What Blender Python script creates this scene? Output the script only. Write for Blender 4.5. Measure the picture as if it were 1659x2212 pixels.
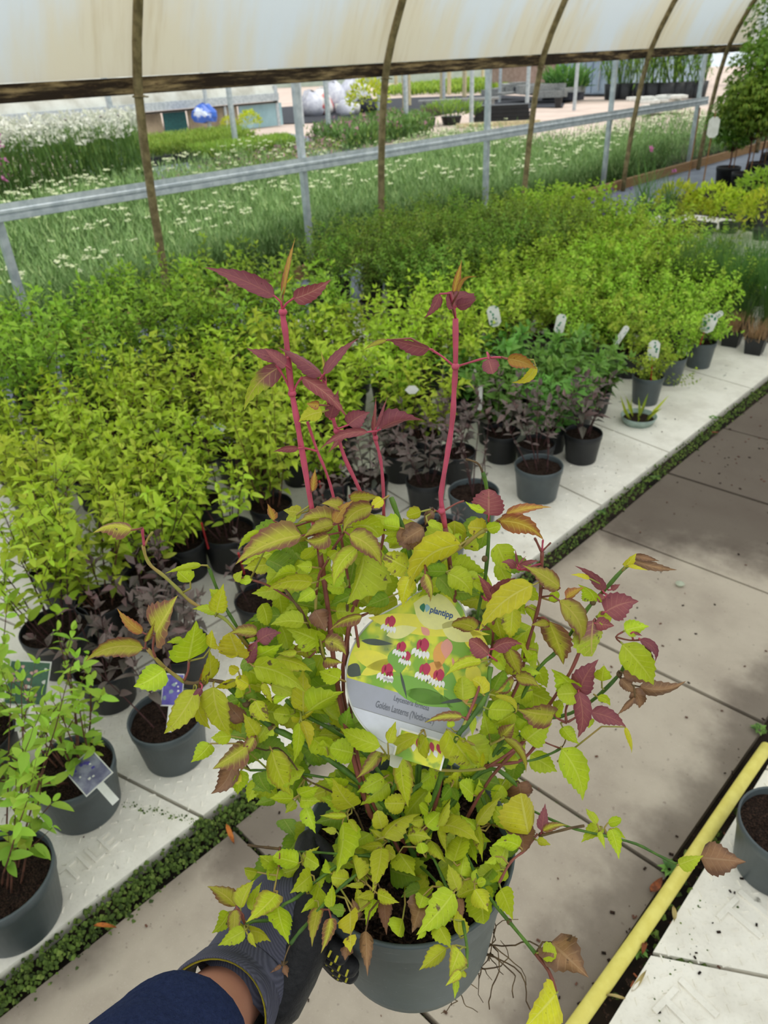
import bpy, math, random
from mathutils import Vector, Matrix
sc = bpy.context.scene
for o in list(bpy.data.objects): bpy.data.objects.remove(o)
V = Vector
rng = random.Random(7)
ORD = ['first', 'second', 'third', 'fourth', 'fifth', 'sixth', 'seventh', 'eighth', 'ninth', 'tenth', 'eleventh', 'twelfth', 'thirteenth', 'fourteenth', 'fifteenth', 'sixteenth']

# ---------------------------------------------------------------- camera
IW, IH, FPX, CAMH = 1659, 2212, 1575.0, 1.6
def _d(px, py): return V((px - IW/2, -(py - IH/2), -FPX))
_up = (-_d(960, 3650)).normalized()
_Y = _d(2650, 40); _Y = (_Y - _Y.dot(_up)*_up).normalized()
_X = _Y.cross(_up)
RW = Matrix((_X, _Y, _up))                     # camera axes -> world axes
CAM = V((0, 0, CAMH))
def ray(px, py): return RW @ _d(px, py)
cam_d = bpy.data.cameras.new('camera'); cam = bpy.data.objects.new('camera', cam_d)
sc.collection.objects.link(cam); sc.camera = cam
cam.matrix_world = Matrix.Translation(CAM) @ RW.to_4x4()
cam_d.sensor_fit = 'VERTICAL'; cam_d.sensor_height = 9.8; cam_d.sensor_width = 9.8*IW/IH
cam_d.lens = FPX*9.8/IH
cam_d.clip_start = 0.02; cam_d.clip_end = 300
cam_d.dof.use_dof = True; cam_d.dof.focus_distance = 0.62
cam_d.dof.aperture_fstop = cam_d.lens/2.1

# ---------------------------------------------------------------- light
w = bpy.data.worlds.new('overcast_sky'); sc.world = w; w.use_nodes = True
nt = w.node_tree; nt.nodes.clear()
wo = nt.nodes.new('ShaderNodeOutputWorld'); bg = nt.nodes.new('ShaderNodeBackground')
tc = nt.nodes.new('ShaderNodeTexCoord'); sx = nt.nodes.new('ShaderNodeSeparateXYZ'); rp = nt.nodes.new('ShaderNodeValToRGB')
nt.links.new(tc.outputs['Generated'], sx.inputs[0]); nt.links.new(sx.outputs['Z'], rp.inputs[0])
rp.color_ramp.elements[0].color = (0.80, 0.88, 0.92, 1); rp.color_ramp.elements[1].color = (0.95, 0.98, 1.0, 1)
nt.links.new(rp.outputs[0], bg.inputs[0]); bg.inputs[1].default_value = 1.22
nt.links.new(bg.outputs[0], wo.inputs[0])
sun_d = bpy.data.lights.new('hazy_sun', 'SUN'); sun_d.energy = 2.4; sun_d.angle = math.radians(22); sun_d.color = (1, .96, .88)
sun = bpy.data.objects.new('hazy_sun', sun_d); sc.collection.objects.link(sun)
sun.rotation_euler = V((-0.45, -0.25, -1)).to_track_quat('-Z', 'Y').to_euler()
sc.view_settings.view_transform = 'Standard'; sc.view_settings.look = 'None'
sc.view_settings.exposure = 0.0; sc.view_settings.gamma = 1.0; sc.view_settings.use_curve_mapping = False

# ---------------------------------------------------------------- helpers
def G(px, py, z=0.0):
    r = ray(px, py); t = (z - CAMH)/r.z; return V((r.x*t, r.y*t, z))
def PX(px, py, x):
    r = ray(px, py); t = x/r.x; return CAM + r*t
def lin(c):
    f = lambda v: (v/255/12.92) if v/255 <= .04045 else ((v/255+.055)/1.055)**2.4
    return (f(c[0]), f(c[1]), f(c[2]), 1)
def tag(o, label=None, cat=None, group=None, kind=None):
    if label: o['label'] = label
    if cat: o['category'] = cat
    if group: o['group'] = group
    if kind: o['kind'] = kind
    return o
def empty(name, loc, rz=0, label=None, cat=None, group=None, kind=None, parent=None):
    o = bpy.data.objects.new(name, None); sc.collection.objects.link(o)
    o.location = loc; o.rotation_euler = (0, 0, rz); o.empty_display_size = .05
    o.parent = parent
    return tag(o, label, cat, group, kind)
class MB:
    def __init__(s): s.v = []; s.f = []; s.m = []; s.uv = []
    def add(s, vs, fs, m=0, uvs=None):
        b = len(s.v); s.v += [tuple(v) for v in vs]
        for i, f in enumerate(fs):
            s.f.append(tuple(b+k for k in f)); s.m.append(m)
            s.uv.append([uvs[k] for k in f] if uvs else [(0, 0)]*len(f))
        return s
    def box(s, c, d, rz=0, m=0, top=1.0, rot=None):
        R = rot if rot else Matrix.Rotation(rz, 3, 'Z'); c = V(c)
        vs = []
        for z in (-1, 1):
            k = top if z > 0 else 1
            for x, y in ((-1, -1), (1, -1), (1, 1), (-1, 1)):
                vs.append(c + R @ V((x*d[0]/2*k, y*d[1]/2*k, z*d[2]/2)))
        return s.add(vs, [(3, 2, 1, 0), (4, 5, 6, 7), (0, 1, 5, 4), (1, 2, 6, 5), (2, 3, 7, 6), (3, 0, 4, 7)], m)
    def tube(s, pts, rad, n=6, m=0, caps=True, uvr=None):
        pts = [V(p) for p in pts]
        if not hasattr(rad, '__len__'): rad = [rad]*len(pts)
        vs, fs, uvs = [], [], []
        N = None
        for i, p in enumerate(pts):
            t = (pts[min(i+1, len(pts)-1)] - pts[max(i-1, 0)]).normalized()
            if N is None: N = t.orthogonal().normalized()
            N = (N - t*N.dot(t))
            N = N.normalized() if N.length > 1e-6 else t.orthogonal().normalized()
            B = t.cross(N)
            for k in range(n):
                a = 2*math.pi*k/n
                vs.append(p + (N*math.cos(a) + B*math.sin(a))*rad[i]); uvs.append(uvr if uvr else (k/n, i/max(1, len(pts)-1)))
        for i in range(len(pts)-1):
            for k in range(n):
                fs.append((i*n+k, i*n+(k+1) % n, (i+1)*n+(k+1) % n, (i+1)*n+k))
        if caps: fs.append(tuple(range(n-1, -1, -1))); fs.append(tuple((len(pts)-1)*n+k for k in range(n)))
        return s.add(vs, fs, m, uvs)
    def lathe(s, prof, n=40, m=0, c=(0, 0, 0)):
        vs = [(c[0]+r*math.cos(2*math.pi*k/n), c[1]+r*math.sin(2*math.pi*k/n), c[2]+z) for r, z in prof for k in range(n)]
        fs = [(i*n+k, i*n+(k+1) % n, (i+1)*n+(k+1) % n, (i+1)*n+k) for i in range(len(prof)-1) for k in range(n)]
        return s.add(vs, fs, m)
    def mesh(s, name, mats, smooth=False):
        me = bpy.data.meshes.new(name); me.from_pydata(s.v, [], s.f)
        for mt in (mats if isinstance(mats, (list, tuple)) else [mats]): me.materials.append(mt)
        me.polygons.foreach_set('material_index', s.m)
        ul = me.uv_layers.new(name='UVMap'); fl = []
        for u in s.uv:
            for a in u: fl += [a[0], a[1]]
        ul.data.foreach_set('uv', fl)
        if smooth: me.polygons.foreach_set('use_smooth', [True]*len(s.f))
        me.update(); return me
    def build(s, name, mats, parent=None, smooth=False, loc=None):
        return link(name, s.mesh(name, mats, smooth), parent, loc)
def link(name, me, parent=None, loc=None, M=None):
    o = bpy.data.objects.new(name, me); sc.collection.objects.link(o); o.parent = parent
    if loc is not None: o.location = loc
    if M is not None: o.matrix_local = M
    return o
def text_obj(name, cu):
    t = bpy.data.objects.new(name, cu); sc.collection.objects.link(t); bpy.context.view_layer.update()
    me = bpy.data.meshes.new_from_object(t); bpy.data.objects.remove(t); o = bpy.data.objects.new(name, me); sc.collection.objects.link(o); return o
def prism(mb, pts, z0, z1, m=0):
    n = len(pts)
    vs = [(p[0], p[1], z0) for p in pts] + [(p[0], p[1], z1) for p in pts]
    return mb.add(vs, [tuple(range(n-1, -1, -1)), tuple(range(n, 2*n))] + [(i, (i+1) % n, n+(i+1) % n, n+i) for i in range(n)], m)

# ---------------------------------------------------------------- materials
def nodes(name):
    m = bpy.data.materials.new(name); m.use_nodes = True; t = m.node_tree; t.nodes.clear()
    return m, t, t.nodes.new('ShaderNodeOutputMaterial')
def N(t, typ, **kw):
    n = t.nodes.new('ShaderNode'+typ)
    for k, v in kw.items():
        if k.startswith('i_'):
            key = k[2:]; key = int(key) if key.isdigit() else key.replace('_', ' ')
            n.inputs[key].default_value = v
        else: setattr(n, k, v)
    return n
def mix(t, fac, a, b, blend='MIX'):
    n = t.nodes.new('ShaderNodeMix'); n.data_type = 'RGBA'; n.blend_type = blend
    for sock, v in ((n.inputs[0], fac), (n.inputs[6], a), (n.inputs[7], b)):
        if isinstance(v, bpy.types.NodeSocket): t.links.new(v, sock)
        else: sock.default_value = v
    return n.outputs[2]
def mth(t, op, a, b=0.0, c=None, clamp=False):
    n = t.nodes.new('ShaderNodeMath'); n.operation = op; n.use_clamp = clamp
    for i, v in enumerate((a, b) if c is None else (a, b, c)):
        if isinstance(v, bpy.types.NodeSocket): t.links.new(v, n.inputs[i])
        else: n.inputs[i].default_value = v
    return n.outputs[0]
def ss(t, v, lo, hi):
    n = t.nodes.new('ShaderNodeMapRange'); n.interpolation_type = 'SMOOTHSTEP'
    t.links.new(v, n.inputs[0]); n.inputs[1].default_value = lo; n.inputs[2].default_value = hi
    return n.outputs[0]
def noise(t, scale, detail=3, rough=.5, coord='Object', vec=None, stretch=None):
    n = t.nodes.new('ShaderNodeTexNoise'); n.inputs['Scale'].default_value = scale
    n.inputs['Detail'].default_value = detail; n.inputs['Roughness'].default_value = rough
    if vec is None:
        c = t.nodes.new('ShaderNodeTexCoord'); vec = c.outputs[coord]
    if stretch:
        mp = t.nodes.new('ShaderNodeMapping'); mp.inputs['Scale'].default_value = stretch
        t.links.new(vec, mp.inputs[0]); vec = mp.outputs[0]
    t.links.new(vec, n.inputs['Vector']); return n.outputs[0]
def gpos(t): return t.nodes.new('ShaderNodeNewGeometry').outputs['Position']
def finish(t, out, col, rough=.6, spec=.4, metal=0, bump=None, bstr=.2, bdist=.01, trans=None, tcol=None):
    p = t.nodes.new('ShaderNodeBsdfPrincipled')
    if isinstance(col, bpy.types.NodeSocket): t.links.new(col, p.inputs['Base Color'])
    else: p.inputs['Base Color'].default_value = col
    if isinstance(rough, bpy.types.NodeSocket): t.links.new(rough, p.inputs['Roughness'])
    else: p.inputs['Roughness'].default_value = rough
    p.inputs['Specular IOR Level'].default_value = spec; p.inputs['Metallic'].default_value = metal
    if bump is not None:
        b = t.nodes.new('ShaderNodeBump'); b.inputs['Strength'].default_value = bstr; b.inputs['Distance'].default_value = bdist
        t.links.new(bump, b.inputs['Height']); t.links.new(b.outputs[0], p.inputs['Normal'])
    last = p.outputs[0]
    if trans:
        tr = t.nodes.new('ShaderNodeBsdfTranslucent'); mx = t.nodes.new('ShaderNodeMixShader'); mx.inputs[0].default_value = trans
        c = tcol if tcol is not None else col
        if isinstance(c, bpy.types.NodeSocket): t.links.new(c, tr.inputs[0])
        else: tr.inputs[0].default_value = c
        t.links.new(last, mx.inputs[1]); t.links.new(tr.outputs[0], mx.inputs[2]); last = mx.outputs[0]
    t.links.new(last, out.inputs[0])
def simple(name, c, rough=.6, spec=.4, metal=0, c2=None, scale=20, bstr=.15, stretch=None, detail=4, lo=.35, hi=.65, coord='Object'):
    m, t, o = nodes(name)
    n = noise(t, scale, detail, .6, stretch=stretch, coord=coord)
    c2 = c2 or tuple(min(255, v*.82) for v in c)
    finish(t, o, mix(t, ss(t, n, lo, hi), lin(c), lin(c2)), rough, spec, metal, n, bstr)
    return m
M = {}
M['steel'] = simple('galvanised_steel', (196, 204, 208), .38, .5, .25, (168, 178, 184), 14, .05)
M['hoop'] = simple('weathered_tube', (150, 134, 96), .6, .4, .2, (112, 98, 66), 18, .2)
M['pot'] = simple('grey_plastic', (82, 91, 94), .42, .45, 0, (70, 78, 81), 9, .04)
M['pot_black'] = simple('black_plastic', (38, 40, 43), .45, .4, 0, (30, 31, 33), 9, .04)
M['red'] = simple('red_plastic', (196, 32, 40), .45)
M['stem_brown'] = simple('brown_twig', (112, 72, 56), .7, .3, 0, (78, 52, 40), 60, .2)
M['stem_dark'] = simple('dark_twig', (84, 52, 52), .7, .3, 0, (58, 40, 38), 60, .2)
M['stem_green'] = simple('green_stem', (96, 132, 44), .5, .4, 0, (64, 98, 36), 50, .1)
M['stem_lime'] = simple('lime_stem', (150, 158, 66), .5, .4, 0, (168, 140, 76), 30, .1)
M['stem_red'] = simple('red_stem', (206, 84, 110), .45, .4, 0, (178, 72, 92), 26, .08)
M['stem_rust'] = simple('rust_stem', (150, 84, 76), .5, .4, 0, (122, 70, 56), 26, .08)
M['stem_old'] = simple('old_stem', (116, 94, 62), .65, .3, 0, (84, 66, 46), 60, .15)
M['white_plastic'] = simple('white_plastic', (222, 222, 216), .5, .4, 0, (206, 206, 198), 12, .03)
M['black_fabric'] = simple('black_fabric', (52, 54, 62), .8, .3, 0, (38, 40, 46), 6, .3)
M['wood'] = simple('pale_timber', (168, 132, 92), .75, .3, 0, (138, 104, 70), 10, .2, stretch=(30, .6, 30), coord='Object')
M['cane'] = simple('bamboo_cane', (150, 112, 72), .6, .3, 0, (120, 86, 54), 20, .1)
M['teal'] = simple('teal_sheet', (34, 88, 88), .6)
M['brickpink'] = simple('pink_wall', (176, 152, 140), .85, .2, 0, (160, 136, 124), 6, .1)
M['bluegrey'] = simple('pale_blue_metal', (168, 186, 204), .6, .3, 0, (154, 172, 192), 3, .02)
M['palewall'] = simple('pale_green_wall', (186, 198, 184), .8, .2, 0, (174, 188, 172), 2, .02)
M['greennet'] = simple('green_netting', (86, 148, 118), .8, .2)
M['bag'] = simple('plastic_bag', (214, 216, 224), .4, .5, 0, (188, 190, 204), 8, .4)
M['skip'] = simple('grey_junk', (150, 152, 150), .6)

def m_soil():
    m, t, o = nodes('dark_compost'); v = gpos(t)
    n = noise(t, 260, 4, .7, vec=v); n2 = noise(t, 90, 2, .5, vec=v)
    c = mix(t, ss(t, n, .4, .75), lin((24, 18, 15)), lin((78, 58, 47)))
    finish(t, o, c, .95, .15, bump=n2, bstr=.9, bdist=.006); return m
M['soil'] = m_soil()
def m_slab():
    m, t, o = nodes('concrete_slab'); v = gpos(t)
    n = noise(t, 3.2, 5, .6, vec=v); f = noise(t, 330, 3, .8, vec=v); s = noise(t, 70, 2, .5, vec=v)
    c = mix(t, ss(t, n, .35, .7), lin((190, 178, 161)), lin((168, 155, 140)))
    c = mix(t, mth(t, 'MULTIPLY', ss(t, f, .58, .75), .5), c, lin((222, 214, 204)))
    c = mix(t, mth(t, 'MULTIPLY', ss(t, s, .66, .75), .45), c, lin((116, 100, 92)))
    # damp, dirty band beside the moss strip and in a patch far along the path
    sp = N(t, 'SeparateXYZ'); t.links.new(v, sp.inputs[0])
    nx = mth(t, 'ADD', sp.outputs[0], mth(t, 'MULTIPLY', n, .30))
    d1 = mth(t, 'SUBTRACT', 1.0, ss(t, nx, -.98, -.86))
    d2 = ss(t, nx, -.27, -.14)
    py = mth(t, 'SUBTRACT', sp.outputs[1], mth(t, 'MULTIPLY', sp.outputs[0], .35))
    pb = mth(t, 'ADD', py, mth(t, 'MULTIPLY', n, .5))
    d3 = mth(t, 'MULTIPLY', ss(t, pb, 2.72, 3.0), 1.0)
    d4 = mth(t, 'MULTIPLY', mth(t, 'MULTIPLY', ss(t, pb, .98, 1.12), mth(t, 'SUBTRACT', 1, ss(t, pb, 1.2, 1.36))), mth(t, 'SUBTRACT', 1.0, ss(t, nx, -.9, -.6)))
    d = mth(t, 'MAXIMUM', mth(t, 'MAXIMUM', mth(t, 'MULTIPLY', d1, .9), mth(t, 'MULTIPLY', d2, .8)), mth(t, 'MAXIMUM', d3, mth(t, 'MULTIPLY', d4, .8)))
    c = mix(t, mth(t, 'MULTIPLY', d, .82), c, lin((74, 62, 54)))
    finish(t, o, c, .82, .3, bump=f, bstr=.25, bdist=.002); return m
M['slab'] = m_slab()
def m_tile():
    m, t, o = nodes('worn_white_tile'); v = gpos(t)
    n = noise(t, 5, 5, .65, vec=v); s = noise(t, 26, 3, .6, vec=v); f = noise(t, 150, 3, .6, vec=v)
    c = mix(t, ss(t, n, .38, .7), lin((247, 242, 230)), lin((226, 220, 207)))
    c = mix(t, mth(t, 'MULTIPLY', ss(t, s, .66, .76), .75), c, lin((86, 82, 70)))
    c = mix(t, mth(t, 'MULTIPLY', ss(t, f, .5, .8), .25), c, lin((190, 184, 170)))
    finish(t, o, c, .6, .35, bump=f, bstr=.1, bdist=.002); return m
M['tile'] = m_tile()
M['ground'] = simple('black_earth', (60, 50, 42), .95, .15, 0, (38, 34, 30), 8, .6)
M['fabric'] = simple('grey_ground_cover', (128, 136, 150), .6, .35, 0, (112, 120, 134), 3, .05)
M['moss'] = simple('moss', (86, 112, 48), .95, .1, 0, (50, 66, 34), 60, .5)
M['yard'] = simple('yard_concrete', (208, 190, 178), .9, .2, 0, (192, 174, 162), .8, .05)
M['hose'] = simple('yellow_pipe', (236, 224, 120), .5, .4, 0, (226, 212, 104), 30, .04)
def m_cover():
    m, t, o = nodes('algae_stained_polythene'); v = gpos(t)
    st = noise(t, 1.6, 5, .6, vec=v, stretch=(.5, 2.2, .5)); st2 = noise(t, 3.0, 4, .6, vec=v, stretch=(.6, 4.5, .6))
    sp = N(t, 'SeparateXYZ'); t.links.new(v, sp.inputs[0])
    # dirt gathers beside each hoop and low down
    ph = mth(t, 'FRACT', mth(t, 'DIVIDE', mth(t, 'SUBTRACT', sp.outputs[1], 2.77), 2.275))
    bay = mth(t, 'MULTIPLY', mth(t, 'ABSOLUTE', mth(t, 'SUBTRACT', ph, .5)), 2)
    low = mth(t, 'SUBTRACT', 1, ss(t, sp.outputs[2], 1.5, 2.3))
    k = mth(t, 'ADD', mth(t, 'MULTIPLY', bay, .55), mth(t, 'MULTIPLY', low, .45))
    k = mth(t, 'ADD', k, mth(t, 'SUBTRACT', mth(t, 'MULTIPLY', st, 1.0), .5))
    c = mix(t, ss(t, k, .2, .8), lin((228, 233, 236)), lin((232, 221, 196)))
    c = mix(t, mth(t, 'MULTIPLY', ss(t, mth(t, 'ADD', mth(t, 'MULTIPLY', bay, .35), st2), .68, 1.15), .5), c, lin((196, 172, 126)))
    d = t.nodes.new('ShaderNodeBsdfDiffuse'); tr = t.nodes.new('ShaderNodeBsdfTranslucent'); mx = t.nodes.new('ShaderNodeMixShader')
    t.links.new(c, d.inputs[0]); t.links.new(c, tr.inputs[0]); mx.inputs[0].default_value = .66
    t.links.new(d.outputs[0], mx.inputs[1]); t.links.new(tr.outputs[0], mx.inputs[2]); t.links.new(mx.outputs[0], o.inputs[0])
    return m
M['cover'] = m_cover()
def m_board():
    m, t, o = nodes('mouldy_board'); v = gpos(t)
    n = noise(t, 2.4, 6, .7, vec=v, stretch=(3, .8, 9)); n2 = noise(t, 14, 5, .7, vec=v, stretch=(1, .6, 2))
    c = mix(t, ss(t, n, .46, .68), lin((40, 30, 20)), lin((146, 126, 90)))
    c = mix(t, ss(t, n2, .55, .7), c, lin((78, 62, 40)))
    finish(t, o, c, .85, .2, bump=n2, bstr=.4); return m
M['board'] = m_board()

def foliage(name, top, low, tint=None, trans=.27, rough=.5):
    """plant mass: UV.x = random per leaf, UV.y = leaf height and youth (1 = shoot tip); low colours carry painted shade"""
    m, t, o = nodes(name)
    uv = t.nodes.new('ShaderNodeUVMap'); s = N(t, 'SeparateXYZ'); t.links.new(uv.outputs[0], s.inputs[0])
    c = mix(t, s.outputs[1], lin(low), lin(top))  # low is natural older green, darkened further to paint shade deep in the plant
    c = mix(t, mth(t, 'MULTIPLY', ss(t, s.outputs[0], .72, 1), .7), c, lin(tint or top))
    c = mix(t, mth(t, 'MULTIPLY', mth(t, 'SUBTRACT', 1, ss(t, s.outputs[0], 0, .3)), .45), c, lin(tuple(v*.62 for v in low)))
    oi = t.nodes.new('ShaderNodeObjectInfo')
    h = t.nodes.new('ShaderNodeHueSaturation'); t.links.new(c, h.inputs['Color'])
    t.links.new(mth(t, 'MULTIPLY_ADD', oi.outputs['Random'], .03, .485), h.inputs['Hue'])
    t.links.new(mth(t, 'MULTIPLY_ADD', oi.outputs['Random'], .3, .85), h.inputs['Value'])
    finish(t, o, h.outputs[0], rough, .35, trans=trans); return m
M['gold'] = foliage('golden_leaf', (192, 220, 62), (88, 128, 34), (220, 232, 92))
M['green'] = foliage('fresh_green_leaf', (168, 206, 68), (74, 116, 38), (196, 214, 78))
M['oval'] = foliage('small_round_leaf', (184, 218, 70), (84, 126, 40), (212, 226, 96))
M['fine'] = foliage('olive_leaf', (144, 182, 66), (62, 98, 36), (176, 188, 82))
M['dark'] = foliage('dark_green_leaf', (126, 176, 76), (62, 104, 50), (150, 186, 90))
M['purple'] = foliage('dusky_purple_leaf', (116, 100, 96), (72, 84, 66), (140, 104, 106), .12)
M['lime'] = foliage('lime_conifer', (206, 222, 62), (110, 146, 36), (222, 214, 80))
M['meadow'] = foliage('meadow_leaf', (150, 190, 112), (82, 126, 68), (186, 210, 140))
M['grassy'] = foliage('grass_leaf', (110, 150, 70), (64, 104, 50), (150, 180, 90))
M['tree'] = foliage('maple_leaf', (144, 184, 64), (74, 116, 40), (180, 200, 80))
M['white_flower'] = foliage('white_flower', (240, 240, 226), (226, 230, 206), (246, 246, 240), .3)
M['cream_flower'] = foliage('cream_flower', (236, 242, 204), (220, 232, 180), (244, 246, 220), .3)
M['pink_flower'] = foliage('pink_flower', (216, 132, 186), (186, 104, 160), (226, 150, 196), .3)
M['violet_flower'] = foliage('violet_flower', (150, 122, 200), (122, 96, 176), (170, 140, 210), .3)
M['red_flower'] = foliage('red_flower', (190, 50, 84), (160, 44, 70), (206, 76, 100), .3)
M['rose_cover'] = foliage('rose_flower', (206, 150, 166), (150, 120, 124), (220, 160, 178), .3)
# ================================================================ SETTING
# floor: sub-base with the paving slabs and the white tiles as its children
fl = MB(); fl.box((-1, 8, -.06), (14, 34, .06)).build('floor', M['ground']); floor = bpy.data.objects['floor']; floor['kind'] = 'structure'
XE, XH = -1.165, -.245            # slab strip between the moss joint and the pipe
SY = .5885; Y0 = 1.095            # joint pitch along the path
k0 = -4
for k in range(k0, 16):
    y0 = Y0 + k*SY + .006; y1 = Y0 + (k+1)*SY - .006
    mb = MB(); a, b = XE + .07, XH - .02
    j = [rng.uniform(-.006, .006) for _ in range(4)]
    pts = [(a+j[0], y0), (b+j[1], y0+.01), (b+j[2], y1+.01), (a+j[3], y1)]
    prism(mb, pts, -.03, 0 + rng.uniform(-.002, .002)); mb.build('paving_slab', M['slab'], floor)
# tiles (each with the moulded tread pattern)
def tile(pts, tread=True, letters=None, far=False):
    mb = MB(); prism(mb, pts, -.03, .008)
    o = mb.build('ground_tile', M['tile'], floor)
    if tread:
        x0, x1 = min(p[0] for p in pts), max(p[0] for p in pts); y0, y1 = min(p[1] for p in pts), max(p[1] for p in pts)
        tb = MB(); i = 0; st = .034 if not far else .06
        y = y0+.02
        while y < y1-.02:
            x = x0+.02+(st/2 if i % 2 else 0); q = 0
            while x < x1-.02:
                if inside((x, y), pts):
                    tb.box((x, y, .0088), (.019, .0036, .0030), math.radians(50 if (q+i) % 2 else -40), top=.6)
                x += st; q += 1
            y += st*.8; i += 1
        if tb.f: tag(tb.build('tread_pattern', M['tile'], o), kind='stuff')
    return o
def inside(p, poly):
    r = False; n = len(poly)
    for i in range(n):
        (x1, y1), (x2, y2) = poly[i][:2], poly[(i+1) % n][:2]
        if (y1 > p[1]) != (y2 > p[1]) and p[0] < (x2-x1)*(p[1]-y1)/(y2-y1)+x1: r = not r
    return r
TX = [-1.175, -1.78, -2.4, -3.0, -3.6, -4.2]
yj = [-1.45, -.5, .47, 1.52, 2.42, 3.03, 4.0, 4.95, 5.9, 6.9, 7.9]
tiles = []
for c in range(5):
    for r in range(len(yj)-1):
        sk = lambda x, y: y + .28*(x+1.17)*(1 if y < 1 else -.55)
        g = .005
        a, b = TX[c]-g, TX[c+1]+g; off = (0, .31, -.2, .25, 0)[c]
        y0, y1 = yj[r]+off+g, yj[r+1]+off-g
        if c == 0 and r == 0: y0 = -1.5
        pts = [(b, sk(b, y0)), (a, sk(a, y0)), (a, sk(a, y1)), (b, sk(b, y1))]
        tiles.append(tile(pts, tread=(c == 0 and r < 5), far=(r > 2)))
def emboss(txt, loc, rz, size, parent, hgt=.0022):
    cu = bpy.data.curves.new('letter_mould', 'FONT'); cu.body = txt; cu.size = size; cu.extrude = hgt*1.6; cu.space_character = 1.05; cu.bevel_depth = .0007
    cu.materials.append(M['tile']); o = text_obj('raised_lettering', cu)
    o.location = loc; o.rotation_euler = (0, 0, rz); o.parent = parent; o['label'] = 'raised lettering reading TILE'; return o
tl = tiles[1]
pT, pE = G(185, 1905, .008), G(305, 1800, .008)
emboss('TILE', (pT.x-.02, pT.y-.03, .0085), math.atan2(pE.y-pT.y, pE.x-pT.x), .072, tl, .0016)
# right-hand tiles beyond the pipe
xr = [-.13, .52, 1.15]; rt = []
for c in range(2):
    for r, (y0, y1) in enumerate([(-1.6, -.4), (-.39, .262+.02), (.295, 1.10), (1.11, 2.0), (2.01, 2.9), (2.91, 3.8)]):
        off = .18*c
        x0 = xr[c]+.004 + (.02 if c == 0 else 0); x1 = xr[c+1]-.004
        sl = 0
        p0, p1 = (x0, y0+off), (x1, y1+off)
        if r == 1: pts = [(x0-.02, y0+off), (x1, y0+off-.1), (x1, .62+off-.05), (x0+.04, y1+.33+off)]
        elif r == 2: pts = [(x0+.03, y1-.18+off), (x1, y1-.2+off), (x1, y1+off), (x0, y1+off)]
        else: pts = [(x0, y0+off), (x1, y0+off), (x1, y1+off), (x0, y1+off)]
        if r == 1: pass
        rt.append(pts)
rt2 = []
# measured from the photograph: joint from (1130,2065) to (1659,2100)
J0, J1 = G(1385, 2060), G(1659, 2115)
sl = (J1.y-J0.y)/(J1.x-J0.x)
xa = -.208
def yl(x, y0): return y0 + sl*(x-J0.x)
ybase = J0.y
for c in range(2):
    for q in range(-2, 5):
        x0, x1 = xa+.62*c+.004, xa+.62*(c+1)-.004
        y0, y1 = ybase + q*.62+.005+.2*c, ybase+(q+1)*.62-.005+.2*c
        tiles.append(tile([(x0, yl(x0, y0)), (x1, yl(x1, y0)), (x1, yl(x1, y1)), (x0, yl(x0, y1))], tread=(c == 0 and -2 <= q <= 1)))
ra, rb = G(1585, 1990, .008), G(1480, 2170, .008)
emboss('TI', (-.075, .80, .0085), math.radians(80), .12, tiles[-12])
emboss('TI', (-.06, 1.06, .0085), math.radians(80), .12, tiles[-11])

# moss strip between tiles and slabs, and in the joints
mo = MB(); mr = random.Random(3)
def clump(mb, x, y, z, r, rr=mr):
    n = 5; vs = [(x, y, z+r*rr.uniform(.5, 1.1))]
    for k in range(n):
        a = 2*math.pi*k/n + rr.uniform(-.4, .4); q = r*rr.uniform(.7, 1.2); vs.append((x+q*math.cos(a), y+q*math.sin(a), z-.004))
    u = rr.random(), rr.random()
    mb.add(vs, [(0, 1+k, 1+(k+1) % n) for k in range(n)], 0, [u]*(n+1))
y = -1.4
while y < 6.5:
    wdt = .055 if y < 1.3 else .04
    den = 22 if y < 1.6 else 9
    for _ in range(den):
        x = mr.gauss(XE+.028, wdt*.42); x = max(XE-.012, min(XE+.09, x))
        clump(mo, x, y+mr.uniform(0, .02), -.008 + .012*mr.random(), mr.uniform(.002, .0075))
    y += .012 if y < 1.6 else .02
for k in range(k0, 12):                                   # joints between slabs: dark, slightly mossy
    yy = Y0+k*SY; x = XE
    while x < XH:
        clump(mo, x, yy+mr.gauss(.003, .004), -.012, mr.uniform(.003, .008)); x += .012
for _ in range(500):
    x, y = mr.gauss(-.16, .03), mr.choice([J0.y, J0.y+.03, .33, 1.1, 1.3, -.1])+mr.gauss(0, .06)
    clump(mo, x, y, 0, mr.uniform(.004, .012))
for _ in range(160):
    t = mr.random(); a, b = G(262, 1740), G(460, 1785); p = a.lerp(b, t); clump(mo, p.x+mr.gauss(0, .006), p.y+mr.gauss(0, .006), .006, mr.uniform(.003, .008))
M['mosst'] = foliage('moss_green', (112, 138, 58), (58, 74, 36), (140, 158, 78), .1, .9)
tag(mo.build('moss', M['mosst']), 'green moss growing along the joint between white tiles and paving', 'moss', kind='stuff')
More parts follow.
